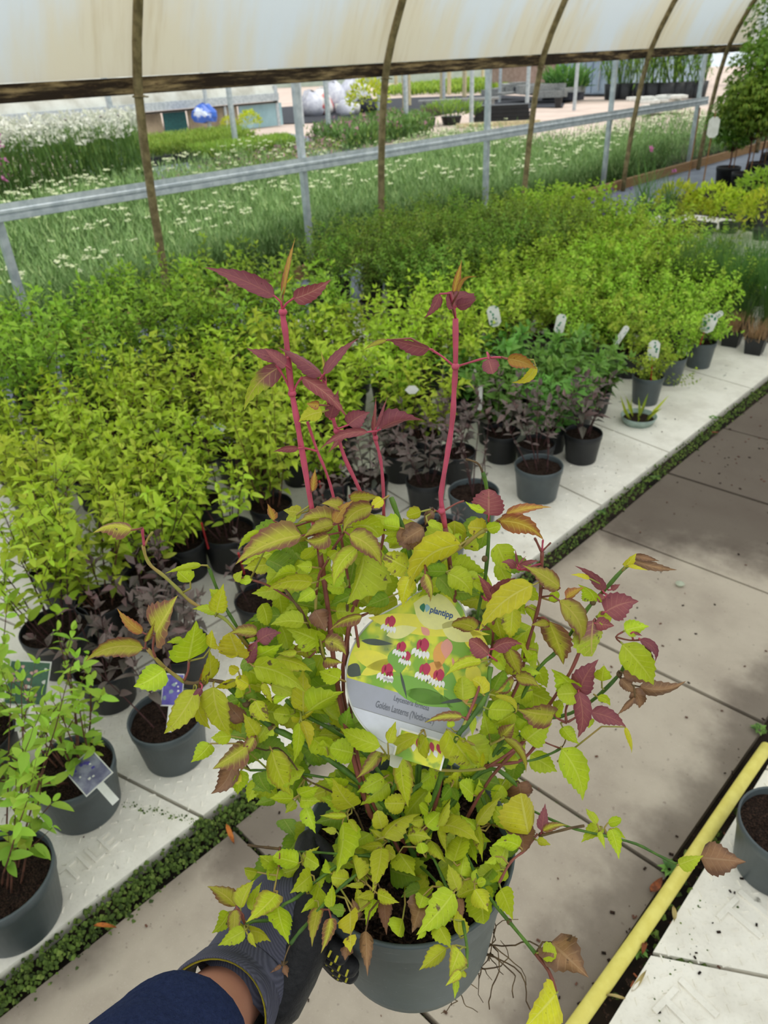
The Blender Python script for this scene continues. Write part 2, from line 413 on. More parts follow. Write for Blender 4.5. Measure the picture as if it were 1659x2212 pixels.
# little rosette weeds growing in the moss
def leaf5(mb, b, d, up, L, W, u, m=0, fold=.25, droop=.2):
    """a simple folded leaf: base b, direction d, normal up"""
    s = d.cross(up)
    if s.length < 1e-5: s = d.orthogonal()
    s.normalize(); n = s.cross(d).normalized()
    mid = b + d*L*.42 + n*(.0); tip = b + d*L - n*L*droop
    l = b + d*L*.38 + s*W*.5 + n*W*fold; r = b + d*L*.38 - s*W*.5 + n*W*fold
    l2 = b + d*L*.72 + s*W*.27 + n*(W*fold*.5-L*droop*.5); r2 = b + d*L*.72 - s*W*.27 + n*(W*fold*.5-L*droop*.5); m2 = b + d*L*.74 - n*L*droop*.5
    mb.add([b, l, mid, r, l2, m2, r2, tip], [(0, 2, 1), (0, 3, 2), (1, 2, 5, 4), (2, 3, 6, 5), (4, 5, 7), (5, 6, 7)], m, [u]*8)
def rv(r, a=1.0): return V((r.gauss(0, a), r.gauss(0, a), r.gauss(0, a)))
for i, (px, py) in enumerate([(700, 1895), (1300, 1110), (1415, 1035), (1640, 1580), (1445, 1880), (1375, 2050), (1540, 905)]):
    p = G(px, py); wb = MB(); r_ = random.Random(i)
    for k in range(16):
        a = k*2.4; d = V((math.cos(a), math.sin(a), .5)).normalized(); leaf5(wb, V((0, 0, .0))+d*.004, d, V((0, 0, 1)), r_.uniform(.012, .026), .012, (r_.random(), r_.random()))
    o = wb.build('small_weed', M['dark'], loc=(p.x, p.y, .002))
    tag(o, ['small rosette weed in the moss near the fallen leaf', 'small weed in the moss strip beside the middle of the path', 'weed tuft in the moss beside a paving joint', 'broad-leaved weed at the right end of a paving joint', 'green weed beside the orange leaf by the yellow pipe', 'weed tuft between pipe and the nearer white tiles', 'weed tuft at the far moss strip'][i], 'weed')

# hose / pipe
hp0, hp1 = G(1225, 2240, .015), G(1405, 1960, .015)
hd = (G(1640, 1640, .015)-G(1260, 2190, .015)).normalized()
pa = G(1250, 2205, .015)
pts = [pa + hd*(t) + V((.002*math.sin(t*6), 0, 0)) for t in [-.8+.1*i for i in range(18)] if t < .93]
pb = MB(); pb.tube(pts, .0155, 16); o = pb.build('water_pipe', M['hose'], smooth=True)
tag(o, 'pale yellow plastic pipe lying along the right edge of the paving', 'pipe')

# tunnel ---------------------------------------------------------
HY = [2.77-2.275*2 + 2.275*i for i in range(9)]
prof = [(-4.95, 0), (-4.95, .3), (-4.92, .8), (-4.88, 1.2), (-4.83, 1.48), (-4.80, 1.585), (-4.73, 1.76), (-4.6, 2.02), (-4.42, 2.28), (-4.1, 2.62), (-3.6, 2.98), (-2.9, 3.28), (-2.0, 3.5), (-1.0, 3.58)]
full = prof + [(-2.0-x+0, z) for x, z in reversed(prof[:-1])]
names = ['out of frame', 'beyond the frame', 'nearest', 'second nearest', 'third nearest', 'fourth nearest', 'fifth nearest', 'sixth nearest', 'farthest']
for i, y in enumerate(HY):
    if i < 2: continue
    mb = MB(); mb.tube([(x, y, z) for x, z in full], .03, 10)
    h = mb.build('tunnel_hoop', M['hoop'], smooth=True)
    tag(h, f'curved weathered brown steel tube hoop of the tunnel, the {names[i]} in the left wall', 'hoop', 'tunnel hoops')
    cl = MB()
    cl.tube([(-4.83+.036*math.cos(a), y+.036*math.sin(a), 1.475) for a in [k*.5236 for k in range(12)]], .006, 5)
    cl.tube([(-4.80, y-.05, 1.478), (-4.79, y, 1.474), (-4.80, y+.05, 1.470)], .005, 5)
    cl.build('clamp_ring', M['hoop'], h)
mb = MB(); cp = [(x-(.028 if x < -1.0 else -.028), z) for x, z in full if z >= 1.55]
cp = [(x, z) for x, z in cp]
rows = []; ys = [-4.0+.3275*i for i in range(66)]
for y in ys: rows += [(x, y, z) for x, z in cp]
n = len(cp)
mb.add(rows, [(j*n+i, j*n+i+1, (j+1)*n+i+1, (j+1)*n+i) for j in range(len(ys)-1) for i in range(n-1)])
tag(mb.build('ceiling', M['cover'], smooth=True), kind='structure')
for s, nm in ((-1, 'trim_1'), (1, 'trim_2')):
    mb = MB(); x = -4.888 if s < 0 else 2.888
    y = -4.0
    while y < 17.4:
        L = 2.9; mb.box((x+.0, y+L/2, 1.535+rng.uniform(-.003, .003)), (.035, L-.004, .095)); y += L
    tag(mb.build(nm, M['board']), kind='structure')
# low timber edging
mb = MB(); tag(mb.box((-5.06, 6.5, .055), (.045, 21, .13)).build('trim_3', M['wood']), kind='structure')
mb = MB(); tag(mb.box((-4.62, 6.5, .001), (.84, 21, .014)).build('trim_4', M['fabric']), kind='structure')

# posts and rail of the outdoor frame
PY = [1.87+2.625*i for i in range(-1, 6)]
pn = ['out of frame', 'nearest', 'second', 'third', 'fourth', 'fifth', 'sixth']
for i, y in enumerate(PY):
    if i < 1: continue
    mb = MB(); mb.box((-5.33, y, .9), (.05, .05, 1.9))
    p = mb.build('metal_post', M['steel']); tag(p, f'square galvanised post standing behind the metal rail, the {pn[i]} along the tunnel side', 'post', 'posts along the rail')
mb = MB()
cs = [(0, .05), (.012, .055), (.012, .018), (.02, .012), (.02, -.004), (.008, -.008), (.008, -.014), (.02, -.018), (.02, -.05), (0, -.055), (-.02, -.05), (-.02, .05)]
ys2 = [-3, 12.6]
vs = [(-5.285+a, y, .872+b) for y in ys2 for a, b in cs]; k = len(cs)
mb.add(vs, [(i, (i+1) % k, k+(i+1) % k, k+i) for i in range(k)] + [tuple(range(k)), tuple(range(2*k-1, k-1, -1))])
tag(mb.build('metal_rail', M['steel']), 'long grooved galvanised rail fixed across the row of metal posts', 'rail')
for i in range(8):
    y = 7.36+2.62*(i-1); mb = MB(); mb.box((-13.9, y, 1.3), (.08, .08, 2.6))
    tag(mb.build('metal_post', M['steel']), f'thin grey metal post in the row behind the flower beds, {ORD[i]} counted away', 'post', 'far row of posts')
for i in range(9):
    y = 13.2+3.4*(i-2); mb = MB(); mb.box((-19.5, y, 1.3), (.08, .08, 2.6))
    if i in (2, 3, 4, 5, 6): tag(mb.build('metal_post', M['steel']), f'slim grey post beyond the black ground cover, {ORD[i-2]} counted away', 'post', 'rearmost row of posts')

# outdoors --------------------------------------------------------
mb = MB(); mb.add([(-5.09, -30, -.02), (-5.09, 70, -.02), (-110, 70, -.02), (-110, -30, -.02)], [(0, 1, 2, 3)])
mb.add([(-5.09, 17, -.03), (8, 17, -.03), (8, 70, -.03), (-5.09, 70, -.03)], [(3, 2, 1, 0)])
tag(mb.build('ground', M['yard']), kind='structure')
def bed(name, poly, z, mat_, label):
    mb = MB(); prism(mb, poly, -.01, z); return tag(mb.build(name, mat_), kind='structure')
bed('ground_cover', [(-5.12, -3), (-5.12, 17), (-8.4, 17), (-9.5, 11.8), (-10.9, 9.3), (-12.8, 6), (-13, -3)], .003, M['ground'], '')
mb = MB(); prism(mb, [(-10.8, 6), (-17.6, 8), (-17.6, 14.5), (-12.5, 12.4)], -.01, .004)
tag(mb.build('ground_cover', M['fabric']), kind='structure')
a, b, c_, d_ = G(600, 262), G(1235, 215), G(1200, 232), G(640, 283)
mb = MB(); prism(mb, [tuple(G(*p)[:2]) for p in [(605, 268), (900, 256), (1050, 232), (1215, 232), (1225, 212), (1060, 205), (860, 212), (605, 232)]][::-1], -.01, .01)
tag(mb.build('ground_cover', M['black_fabric']), kind='structure')

def blades(mb, r, x, y, z0, h, n, L, W, spread=.5, young=.6):
    for _ in range(n):
        a = r.uniform(0, 6.283); t = r.random()
        d = V((math.cos(a)*spread, math.sin(a)*spread, r.uniform(.5, 1.2))).normalized()
        b = V((x+r.gauss(0, .03), y+r.gauss(0, .03), z0+h*t))
        s = d.cross(V((0, 0, 1))).normalized()*W; u = (r.random(), min(1, max(0, t*young+r.uniform(0, .3))))
        mb.add([b-s, b+s, b+d*L], [(0, 1, 2)], 0, [u]*3)
# the flowering bed right outside the rail
poly = [(-5.42, -1.5), (-5.42, 16.8), (-7.6, 17), (-9.3, 11.8), (-10.7, 9.3), (-11.4, 6.6), (-12.3, 4.6), (-12.3, -1.5)]
r = random.Random(11); mb = MB(); fb = MB(); cnt = 0
while cnt < 26000:
    x = -5.42 - 7*r.random()**1.5; y = -1.5+18.4*r.random()**1.15
    if not inside((x, y), poly): continue
    if cnt > 9000 and (y > 12 or x < -9.5): continue
    cnt += 1
    h = .40 + .10*math.sin(x*1.7+y*.9) + r.gauss(0, .06)
    if x > -5.8: h *= .85
    blades(mb, r, x, y, .0, max(.1, h), 9, .10, .006, .55)
for _ in range(1800):
    x = -5.5-6.5*r.random()**1.2; y = -1+17.5*r.random()
    if not inside((x, y), poly): continue
    dens = .5+.5*math.sin(x*1.3+2)*math.sin(y*.8+1)
    if r.random() > .35+.65*dens: continue
    z = .44+.10*math.sin(x*1.7+y*.9)+r.uniform(-.03, .09); R_ = r.uniform(.022, .055)
    mb.tube([(x, y, z-.22), (x, y, z)], .003, 3, 0, False, (r.random(), .3))
    for k in range(9):
        a = r.uniform(0, 6.28); q = R_*math.sqrt(r.random()); s = r.uniform(.008, .017)
        cx, cy, cz = x+q*math.cos(a), y+q*math.sin(a), z+r.uniform(0, .012)+(.25*q); u = (r.random(), r.random())
        fb.add([(cx-s, cy, cz), (cx, cy-s, cz), (cx+s, cy, cz), (cx, cy+s, cz), (cx, cy, cz+s*.8)], [(0, 1, 4), (1, 2, 4), (2, 3, 4), (3, 0, 4)], 0, [u]*5)
tag(mb.build('meadow_foliage', M['meadow']), 'dense bed of feathery green flowering perennials outside the metal rail', 'perennials', kind='stuff')
tag(fb.build('flower_heads', M['cream_flower']), 'flat creamy white flower heads scattered over the green perennial bed', 'flowers', kind='stuff')
# loose rosy ground flowers beyond the bed
mb = MB(); r = random.Random(5)
for _ in range(5200):
    t = r.random(); p = V((-10.6, 6.3, 0)).lerp(V((-13.6, 12.6, 0)), t)+V((r.gauss(0, .45), r.gauss(0, .35), r.uniform(.05, .26)))
    s = .022; u = (r.random(), r.random()); mb.add([p+rv(r, s), p+rv(r, s), p+rv(r, s)], [(0, 1, 2)], r.choice([0, 1, 1]), [u]*3)
tag(mb.build('ground_flowers', [M['rose_cover'], M['fine']]), 'low rosy pink flowers behind the white flowered bed', 'flowers', kind='stuff')

# plant masses at middle distance
def mass(name, poly, z0, z1, n, L, W, mat_, label, cat, seed, kind='stuff', spread=.4, young=.6, top=None, topn=0, topz=(0, 0), tops=.02):
    r = random.Random(seed); mb = MB()
    xs = [p[0] for p in poly]; ys_ = [p[1] for p in poly]; c = 0
    while c < n:
        x, y = r.uniform(min(xs), max(xs)), r.uniform(min(ys_), max(ys_))
        if not inside((x, y), poly): continue
        c += 1; blades(mb, r, x, y, z0, z1-z0, 6, L, W, spread, young)
    c = 0
    while c < topn:
        x, y = r.uniform(min(xs), max(xs)), r.uniform(min(ys_), max(ys_))
        if not inside((x, y), poly): continue
        c += 1; p = V((x, y, r.uniform(*topz))); u = (r.random(), r.random())
        for _ in range(2): mb.add([p+rv(r, tops), p+rv(r, tops), p+rv(r, tops)], [(0, 1, 2)], 1, [u]*3)
    o = mb.build(name, [mat_, top] if top else mat_); return tag(o, label, cat, kind=kind)
mass('tall_perennials', [(-10.6, 3.2), (-13.4, 4.4), (-13.6, 7.7), (-11.3, 6.4)], 0, .86, 1500, .2, .009, M['grassy'], 'tall green clumps topped with a haze of white flowers at the far left', 'flowers', 21, top=M['white_flower'], topn=2300, topz=(.8, 1.12), tops=.026, spread=.2)
mass('pink_perennials', [(-10.4, 1.9), (-13.2, 2.2), (-13.2, 4.6), (-10.6, 4.1)], 0, .66, 900, .2, .009, M['grassy'], 'pink flowered perennials at the left edge before the far tunnel', 'flowers', 22, top=M['pink_flower'], topn=1300, topz=(.5, 1.0), tops=.034, spread=.2)
def block(name, poly, z0, z1, mat_, n, label, seed, L=.06):
    r = random.Random(seed); mb = MB(); xs = [p[0] for p in poly]; ys_ = [p[1] for p in poly]; c = 0
    while c < n:
        x, y = r.uniform(min(xs), max(xs)), r.uniform(min(ys_), max(ys_))
        if not inside((x, y), poly): continue
        c += 1; blades(mb, r, x, y, z0, (z1-z0), 5, L, .009, .35, 1.0)
    rt_ = empty(name, (0, 0, 0), 0, label, 'hedge plants')
    tag(mb.build('foliage', mat_, rt_), kind='stuff')
    tb = MB(); prism(tb, poly, .02, z0+.03); tag(tb.build('tray', M['pot_black'], rt_)); return rt_
block('clipped_plants', [(-14.4, 7.2), (-17.0, 8.0), (-16.8, 12.2), (-14.3, 10.8)], .14, .42, M['fine'], 5200, 'low clipped green plants in black trays before the far tunnel, the long rear block', 31)
block('clipped_plants', [(-13.0, 8.8), (-14.1, 8.9), (-14.0, 11.4), (-12.8, 10.7)], .12, .36, M['fine'], 2400, 'low clipped green plants in black trays, the shorter front block', 32)
mass('boundary_hedge', [(-9.5, 27), (-9.5, 29), (6, 26), (6, 24)], 0, 3.4, 2600, .35, .06, M['fine'], 'tall green hedge closing the view beyond the tunnel end at right', 'hedge', 39, spread=1.2)
mass('mixed_perennials', [(-12.2, 11.6), (-14.2, 12.2), (-16.2, 17.2), (-13.2, 15.6)], 0, .42, 1500, .13, .02, M['grassy'], 'mixed low green plants between the flower bed and the white sacks', 'perennials', 33, top=M['rose_cover'], topn=260, topz=(.25, .5), tops=.03, spread=.6)
mass('crop_rows', [tuple(G(*p)[:2]) for p in [(822, 208), (1100, 200), (1105, 180), (1010, 178), (830, 198)]], 0, .25, 1700, .25, .05, M['green'], 'bright green low crop rows by the pale far wall', 'crop', 34, spread=.6)
# ---------------------------------------------------------------- far tunnel and buildings
cover2 = simple('old_cover', (206, 208, 200), .6, .3, 0, (170, 168, 156), 1.2, .05)
ft = empty('polytunnel', (-20, 10, 0), 0, 'neighbouring polytunnel with grey gutter edge and open low side, far left', 'tunnel')
def ftl(v): return (v[0]+20, v[1]-10, v[2])
ex = -20.4; ye = 16.4
mb = MB(); pr = [(ex, .72), (ex, .95), (ex-.25, 1.5), (ex-.9, 2.2), (ex-2.2, 2.8), (ex-3.8, 3.0), (ex-5.4, 2.8), (ex-6.7, 2.2), (ex-7.3, 1.5), (ex-7.6, .8)]
ys_ = [-6+1.0*i for i in range(23)]+[ye]
mb.add([ftl((x, y, z)) for y in ys_ for x, z in pr], [(j*10+i, j*10+i+1, (j+1)*10+i+1, (j+1)*10+i) for j in range(len(ys_)-1) for i in range(9)])
mb.build('tunnel_cover', cover2, ft, smooth=True)
mb = MB(); mb.box(ftl((ex+.05, 5.2, .80)), (.16, 22.4, .2)); mb.build('gutter', M['steel'], ft)
mb = MB(); mb.box(ftl((ex+.02, 5.2, .66)), (.06, 22.4, .05)); mb.build('side_rail', simple('dark_rail', (60, 58, 50), .7), ft)
mb = MB(); mb.box(ftl((ex-.05, ye, .55)), (.12, .12, 1.1)); mb.build('corner_post', M['steel'], ft)
pane = simple('cloudy_sheet', (150, 170, 168), .4, .4, 0, (110, 132, 132), 1.5, .02); pane2 = simple('brown_sheet', (150, 138, 116), .6, .3, 0, (110, 98, 80), 1.2, .02); pane3 = simple('blue_sheet', (150, 182, 190), .4, .4, 0, (132, 164, 172), 1.2, .02)
y = -5.5; i = 0
for wdt, mt in [(3, pane), (3.1, pane), (2.8, pane), (2.6, M['teal']), (2.4, pane), (1.3, M['teal']), (1.2, pane), (1.4, pane2), (.8, M['teal']), (1.8, pane2), (1.7, pane3)]:
    mb = MB(); mb.box(ftl((ex-.02, y+wdt/2, .32)), (.03, wdt-.06, .62)); mb.build('side_panel', mt, ft); y += wdt
for j in range(5):
    mb = MB(); mb.box(ftl((ex+.03, -4+j*4.6, .33)), (.06, .08, .66)); mb.build('upright', M['steel'], ft)
# round golden conifers before the tunnel, blue sack
def ball_plant(px, py, z, r, label, matn='lime', x=None, seed=1, potr=.1, group=None):
    p = G(px, py, z) if x is None else PX(px, py, x)
    e = empty('round_shrub', (p.x, p.y, 0), 0, label, 'shrub', group); rr = random.Random(seed); mb = MB()
    n = int(420)
    for _ in range(n):
        d = rv(rr).normalized(); d.z = abs(d.z)*1.0 if rr.random() < .8 else d.z
        q = V((0, 0, z)) + d*r*rr.uniform(.75, 1.05); L = r*.22
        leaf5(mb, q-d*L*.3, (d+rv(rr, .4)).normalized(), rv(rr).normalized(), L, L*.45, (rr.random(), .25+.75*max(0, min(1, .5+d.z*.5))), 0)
    tag(mb.build('foliage', M[matn], e), kind='stuff')
    mb = MB(); mb.lathe([(potr*.75, 0), (potr, max(.1, z-r*.7)), (potr*.9, max(.1, z-r*.7)), (0, max(.08, z-r*.75))], 14); mb.build('pot', M['pot_black'], e, smooth=True)
    return e
ball_plant(538, 250, .3, .33, 'bright yellow-green round conifer before the pale tunnel end', x=-18.2, seed=2)
ball_plant(493, 248, .3, .24, 'small yellow conifer beside the far tunnel, left of the larger one', x=-18.4, seed=3)
p = PX(441, 242, -19.6); mb = MB(); rr = random.Random(9)
mb.lathe([(.0, .32), (.2, .28), (.34, .12), (.36, 0), (.3, -.12), (0, -.15)], 14, 0, (0, 0, 0))
mb.v = [(v[0]+rr.uniform(-.03, .03), v[1]+rr.uniform(-.03, .03), v[2]+rr.uniform(-.03, .03)) for v in mb.v]
tag(mb.build('blue_sack', [simple('blue_sheeting', (60, 104, 196), .4, .4, 0, (210, 220, 236), 2.2, .1, lo=.55, hi=.62)], loc=(p.x, p.y, .5)), 'blue and white plastic sack under the far tunnel side', 'sack')
# pale wall with green band, teal shed, brick base, blue doors
A, B = G(560, 184), G(1240, 172)
mb = MB(); mb.box((0, 0, 1.1), (44, .25, 2.2)); wl = mb.build('far_wall', M['palewall'], loc=((-46), 52, 0)); wl.rotation_euler = (0, 0, math.radians(28))
tag(wl, 'long pale green wall closing the yard in the distance', 'wall', kind='thing')
mb = MB(); mb.box((0, -.2, 1.75), (44, .1, .5)); mb.build('netting_band', M['greennet'], wl)
q0 = G(1105, 212); q1 = G(1222, 205)
sh = empty('shed', (-22.5, 37, 0), math.radians(-4), 'teal corrugated shed with pink brick base at the end of the yard', 'building')
mb = MB(); mb.box((0, 0, .55), (9.0, 2.4, 1.1)); mb.build('brick_base', M['brickpink'], sh)
for i in range(30):
    mb = MB() if i == 0 else mb
    mb.box((-4.35+i*.3, -1.22, 1.9), (.24, .12, 1.6))
mb.box((0, 0, 1.9), (8.9, 2.3, 1.6)); tag(mb.build('corrugated_sheet', M['teal'], sh))
mb = MB(); mb.box((0, 0, 2.75), (9.3, 2.7, .12)); mb.build('roof', M['skip'], sh)
ct = empty('container', (-17.4, 33.2, 0), math.radians(-8), 'pale blue-grey metal container with tall doors beside the teal shed', 'container')
mb = MB(); mb.box((0, 0, 1.3), (3.6, 5, 2.5)); mb.build('body', M['bluegrey'], ct)
for s in (-1, 1):
    mb = MB(); mb.box((s*.88, -2.53, 1.3), (1.7, .05, 2.4)); mb.build('door', M['bluegrey'], ct)
    for q in (-.5, .5):
        mb = MB(); mb.tube([(s*.88+q, -2.59, .2), (s*.88+q, -2.59, 2.4)], .03, 6); mb.build('locking_bar', M['steel'], ct)
mb = MB(); mb.box((0, 0, 1.6), (11, .3, 3.2)); o = mb.build('white_wall', M['white_plastic'], loc=(-10.2, 36, 0)); o.rotation_euler = (0, 0, math.radians(-35))
tag(o, 'white painted wall behind the row of potted bamboos', 'wall', kind='thing')
# bags, tubs, timber, boxes in the yard
def sack(px, py, r, h, label, mt=None, seed=0, z=0):
    rr = random.Random(seed); p = G(px, py, z); mb = MB()
    mb.lathe([(0, 0), (r*.9, 0), (r*1.05, h*.3), (r*.95, h*.65), (r*.5, h*.95), (0, h)], 12)
    mb.v = [(v[0]+rr.uniform(-1, 1)*r*.16, v[1]+rr.uniform(-1, 1)*r*.16, max(0, v[2]+rr.uniform(-1, 1)*h*.09)) for v in mb.v]
    return tag(mb.build('sack', mt or M['bag'], smooth=True, loc=(p.x, p.y, z)), label, 'sack')
redbag = simple('red_white_bag', (230, 228, 226), .4, .5, 0, (224, 90, 84), 1.8, .2, lo=.5, hi=.6)
sack(677, 250, .42, .78, 'white plastic sack at the left of the sack pile', seed=1)
sack(696, 248, .4, .86, 'red and white compost sack beside the white one', redbag, seed=2)
sack(727, 243, .5, 1.0, 'pale translucent sack in the middle of the pile', seed=3)
sack(765, 240, .62, 1.15, 'large silvery plastic sack at the right of the pile', seed=4)
sack(748, 250, .3, .5, 'small clear sack in front of the large silvery one', seed=5)
sack(790, 244, .4, .5, 'black sack to the right of the white tubs', M['black_fabric'], seed=6)
for i, (px, nm) in enumerate([(736, 'left'), (768, 'right')]):
    p = G(px, 247); mb = MB(); mb.lathe([(.12, 0), (.17, .34), (.19, .34), (.16, .02), (0, .02)], 16)
    tag(mb.build('white_tub', M['white_plastic'], smooth=True, loc=(p.x, p.y, 0)), f'white tub before the silvery sacks, the {nm} of two', 'tub')
ball_plant(795, 222, .7, .55, 'yellow-green bush in a pot behind the sacks', seed=7)
woods = [(875, 218, 235, 2.4), (883, 206, 228, 2.2), (955, 200, 215, 2.2), (970, 188, 204, 2.5), (1003, 190, 210, 2.4), (1042, 168, 178, 2.6), (856, 188, 200, 2.6)]
for i, (px, _, py, h) in enumerate(woods):
    p = G(px, py); mb = MB(); mb.box((0, 0, h/2), (.16, .12, h)); tag(mb.build('timber_post', simple('pale_post', (214, 200, 160), .8) if i == 0 else bpy.data.materials['pale_post'], loc=(p.x, p.y, 0)), f'upright pale timber post among the yard rows, {ORD[[2, 3, 4, 5, 6, 7, 1][i]-1]} from the left', 'post', 'timber posts in the yard')
p = G(990, 238); mb = MB(); mb.box((0, 0, .32), (2.8, .5, .07)); mb.box((-1.2, 0, .15), (.1, .4, .3)); mb.box((1.2, 0, .15), (.1, .4, .3))
o = mb.build('trestle_table', M['skip'], loc=(p.x, p.y, 0)); o.rotation_euler = (0, 0, .7); tag(o, 'low grey trestle standing on the black ground cover', 'table')
p = G(1083, 262); e = empty('black_crate', (p.x, p.y, 0), .7, 'stack of long black plastic trays on the yard behind the flower bed', 'crate')
for i in range(4):
    mb = MB(); mb.box((0, 0, .06+i*.1), (1.55-.04*i, .5, .085)); mb.box((0, 0, .105+i*.1), (1.6, .54, .015)); mb.build('tray', M['pot_black'], e)
p = G(1075, 272); mb = MB(); mb.box((0, 0, .05), (2.2, .12, .1)); o = mb.build('timber_batten', bpy.data.materials['pale_post'], loc=(p.x, p.y, 0)); o.rotation_euler = (0, 0, .75); tag(o, 'pale timber batten lying in front of the black trays', 'timber')
for i, (px, py, s) in enumerate([(1160, 222, .5), (1190, 220, .4), (1120, 216, .6)]):
    rr = random.Random(i); p = G(px, py); mb = MB()
    for k in range(7): mb.box((rr.uniform(-1, 1)*1.4, rr.uniform(-.6, .6), .2+rr.uniform(0, .3)), (rr.uniform(.5, 1.8), rr.uniform(.1, .5), rr.uniform(.08, .3)), rr.uniform(0, 3), 0)
    tag(mb.build('scrap_heap', [M['skip'], M['black_fabric']][i % 2], loc=(p.x, p.y, 0)), ['heap of pale boards and sheets by the teal shed', 'heap of black sheeting beside the boards', 'grey scrap heap at the edge of the black ground cover'][i], 'scrap heap')
p = G(1205, 232); mb = MB(); mb.lathe([(.1, 0), (.14, .3), (0, .3)], 10); tag(mb.build('small_bucket', M['pot_black'], loc=(p.x, p.y, 0)), 'small black bucket alone on the pink yard', 'bucket')
# rough grasses / shrubs in the yard
def tuft_plant(px, py, r, h, matn, label, seed, potr=.2, poth=.3, n=500, L=.3, name='potted_grass'):
    rr = random.Random(seed); p = G(px, py); e = empty(name, (p.x, p.y, 0), 0, label, 'plant'); mb = MB()
    for _ in range(n):
        a = rr.uniform(0, 6.28); q = r*math.sqrt(rr.random()); t = rr.random()
        b = V((q*math.cos(a), q*math.sin(a), poth+(h-poth)*t*(1-.4*(q/r)**2)))
        d = V((math.cos(a)*.5, math.sin(a)*.5, 1)).normalized()
        leaf5(mb, b, (d+rv(rr, .3)).normalized(), rv(rr).normalized(), L*rr.uniform(.6, 1.2), L*.16, (rr.random(), t), 0, .1)
    tag(mb.build('foliage', M[matn], e), kind='stuff')
    mb = MB(); mb.lathe([(potr*.8, 0), (potr, poth), (potr*.9, poth), (0, poth*.9)], 14); mb.build('pot', M['pot_black'], e); return e
tuft_plant(1220, 218, .75, 1.0, 'grassy', 'tawny green grass clump on the pink yard', 41, .4, .3, L=.5)
tuft_plant(975, 268, .85, .55, 'fine', 'spreading olive green shrub behind the flower bed', 42, .3, .2, n=900, L=.16, name='low_shrub')
tuft_plant(930, 272, .3, .4, 'purple', 'small purple-leaved plant left of the olive shrub', 43, .15, .2, L=.12, name='low_shrub')
xs = [(1322, 214), (1350, 213), (1385, 213), (1412, 213), (1440, 213), (1462, 212), (1482, 211), (1505, 210)]
for i, (px, py) in enumerate(xs):
    p = G(px, py); e = empty('potted_bamboo', (p.x, p.y, 0), 0, f'airy green bamboo in a black pot by the white wall, {ORD[i]} from the left', 'bamboo', 'bamboos in black pots'); rr = random.Random(60+i)
    mb = MB(); mb.lathe([(.28, 0), (.33, .5), (.3, .5), (0, .46)], 16); mb.build('pot', M['pot_black'], e, smooth=True)
    st = MB(); fo = MB()
    for k in range(9):
        a = rr.uniform(0, 6.28); b = V((.2*math.cos(a), .2*math.sin(a), .46)); tp = b+V((rr.gauss(0, .4), rr.gauss(0, .4), rr.uniform(1.8, 2.8)))
        st.tube([b, b.lerp(tp, .5), tp], [.02, .015, .005], 4)
        for _ in range(45):
            q = b.lerp(tp, rr.uniform(.12, 1))+rv(rr, .16); leaf5(fo, q, (rv(rr)+V((0, 0, -.3))).normalized(), V((0, 0, 1)), rr.uniform(.16, .3), .05, (rr.random(), rr.random()), 0, .1)
    st.build('cane', M['stem_green'], e); tag(fo.build('foliage', M['fine' if i % 3 else 'tree'], e), kind='stuff')
for i, (px, py) in enumerate([(1400, 248), (1440, 245), (1470, 243)]):
    rr = random.Random(80+i); p = G(px, py); mb = MB()
    for k in range(5): mb.box((rr.uniform(-.5, .5), rr.uniform(-.4, .4), .1+.08*k), (rr.uniform(.3, .7), rr.uniform(.3, .6), .07), rr.uniform(0, 3))
    tag(mb.build('stone_pile', M['white_plastic'], loc=(p.x, p.y, 0)), f'pale flat stones at the far end of the flower bed, {ORD[i]} from the left', 'stones')
# ================================================================ POTS AND SHRUBS
FHd = V((-0.711, 0.703, 0))
POTP = lambda r, h, rb: [(0, .004), (rb, .0), (rb+.002, .004), (r*.955, h*.80), (r*.985, h*.82), (r*1.0, h*.985), (r*.985, h), (r*.955, h), (r*.945, h*.97), (r*.925, h*.8)]
def pot_mesh(r, h, rb, n=36):
    mb = MB(); mb.lathe(POTP(r, h, rb), n); return mb.mesh('pot', M['pot'], True)
def soil_mesh(r, h, seed=0, n=20, rings=5):
    rr = random.Random(seed); mb = MB(); vs = [(0, 0, h*.86)]; fs = []
    for i in range(1, rings+1):
        for k in range(n):
            a = 2*math.pi*k/n; q = r*.945*i/rings; vs.append((q*math.cos(a), q*math.sin(a), h*.86+rr.uniform(-.004, .004)))
    fs += [(0, 1+k, 1+(k+1) % n) for k in range(n)]
    for i in range(rings-1):
        for k in range(n): a, b = 1+i*n+k, 1+i*n+(k+1) % n; fs.append((a, a+n, b+n, b))
    mb.add(vs, fs)
    if r > .09:
        for _ in range(120):                                  # bark chips and crumbs
            a = rr.uniform(0, 6.28); q = r*.9*math.sqrt(rr.random()); s = rr.uniform(.003, .009)
            mb.box((q*math.cos(a), q*math.sin(a), h*.86+.003), (s, s*.4, s*.4), rot=Matrix.Rotation(rr.uniform(0, 3), 3, rv(rr).normalized()))
    return mb.mesh('soil', M['soil'], False)
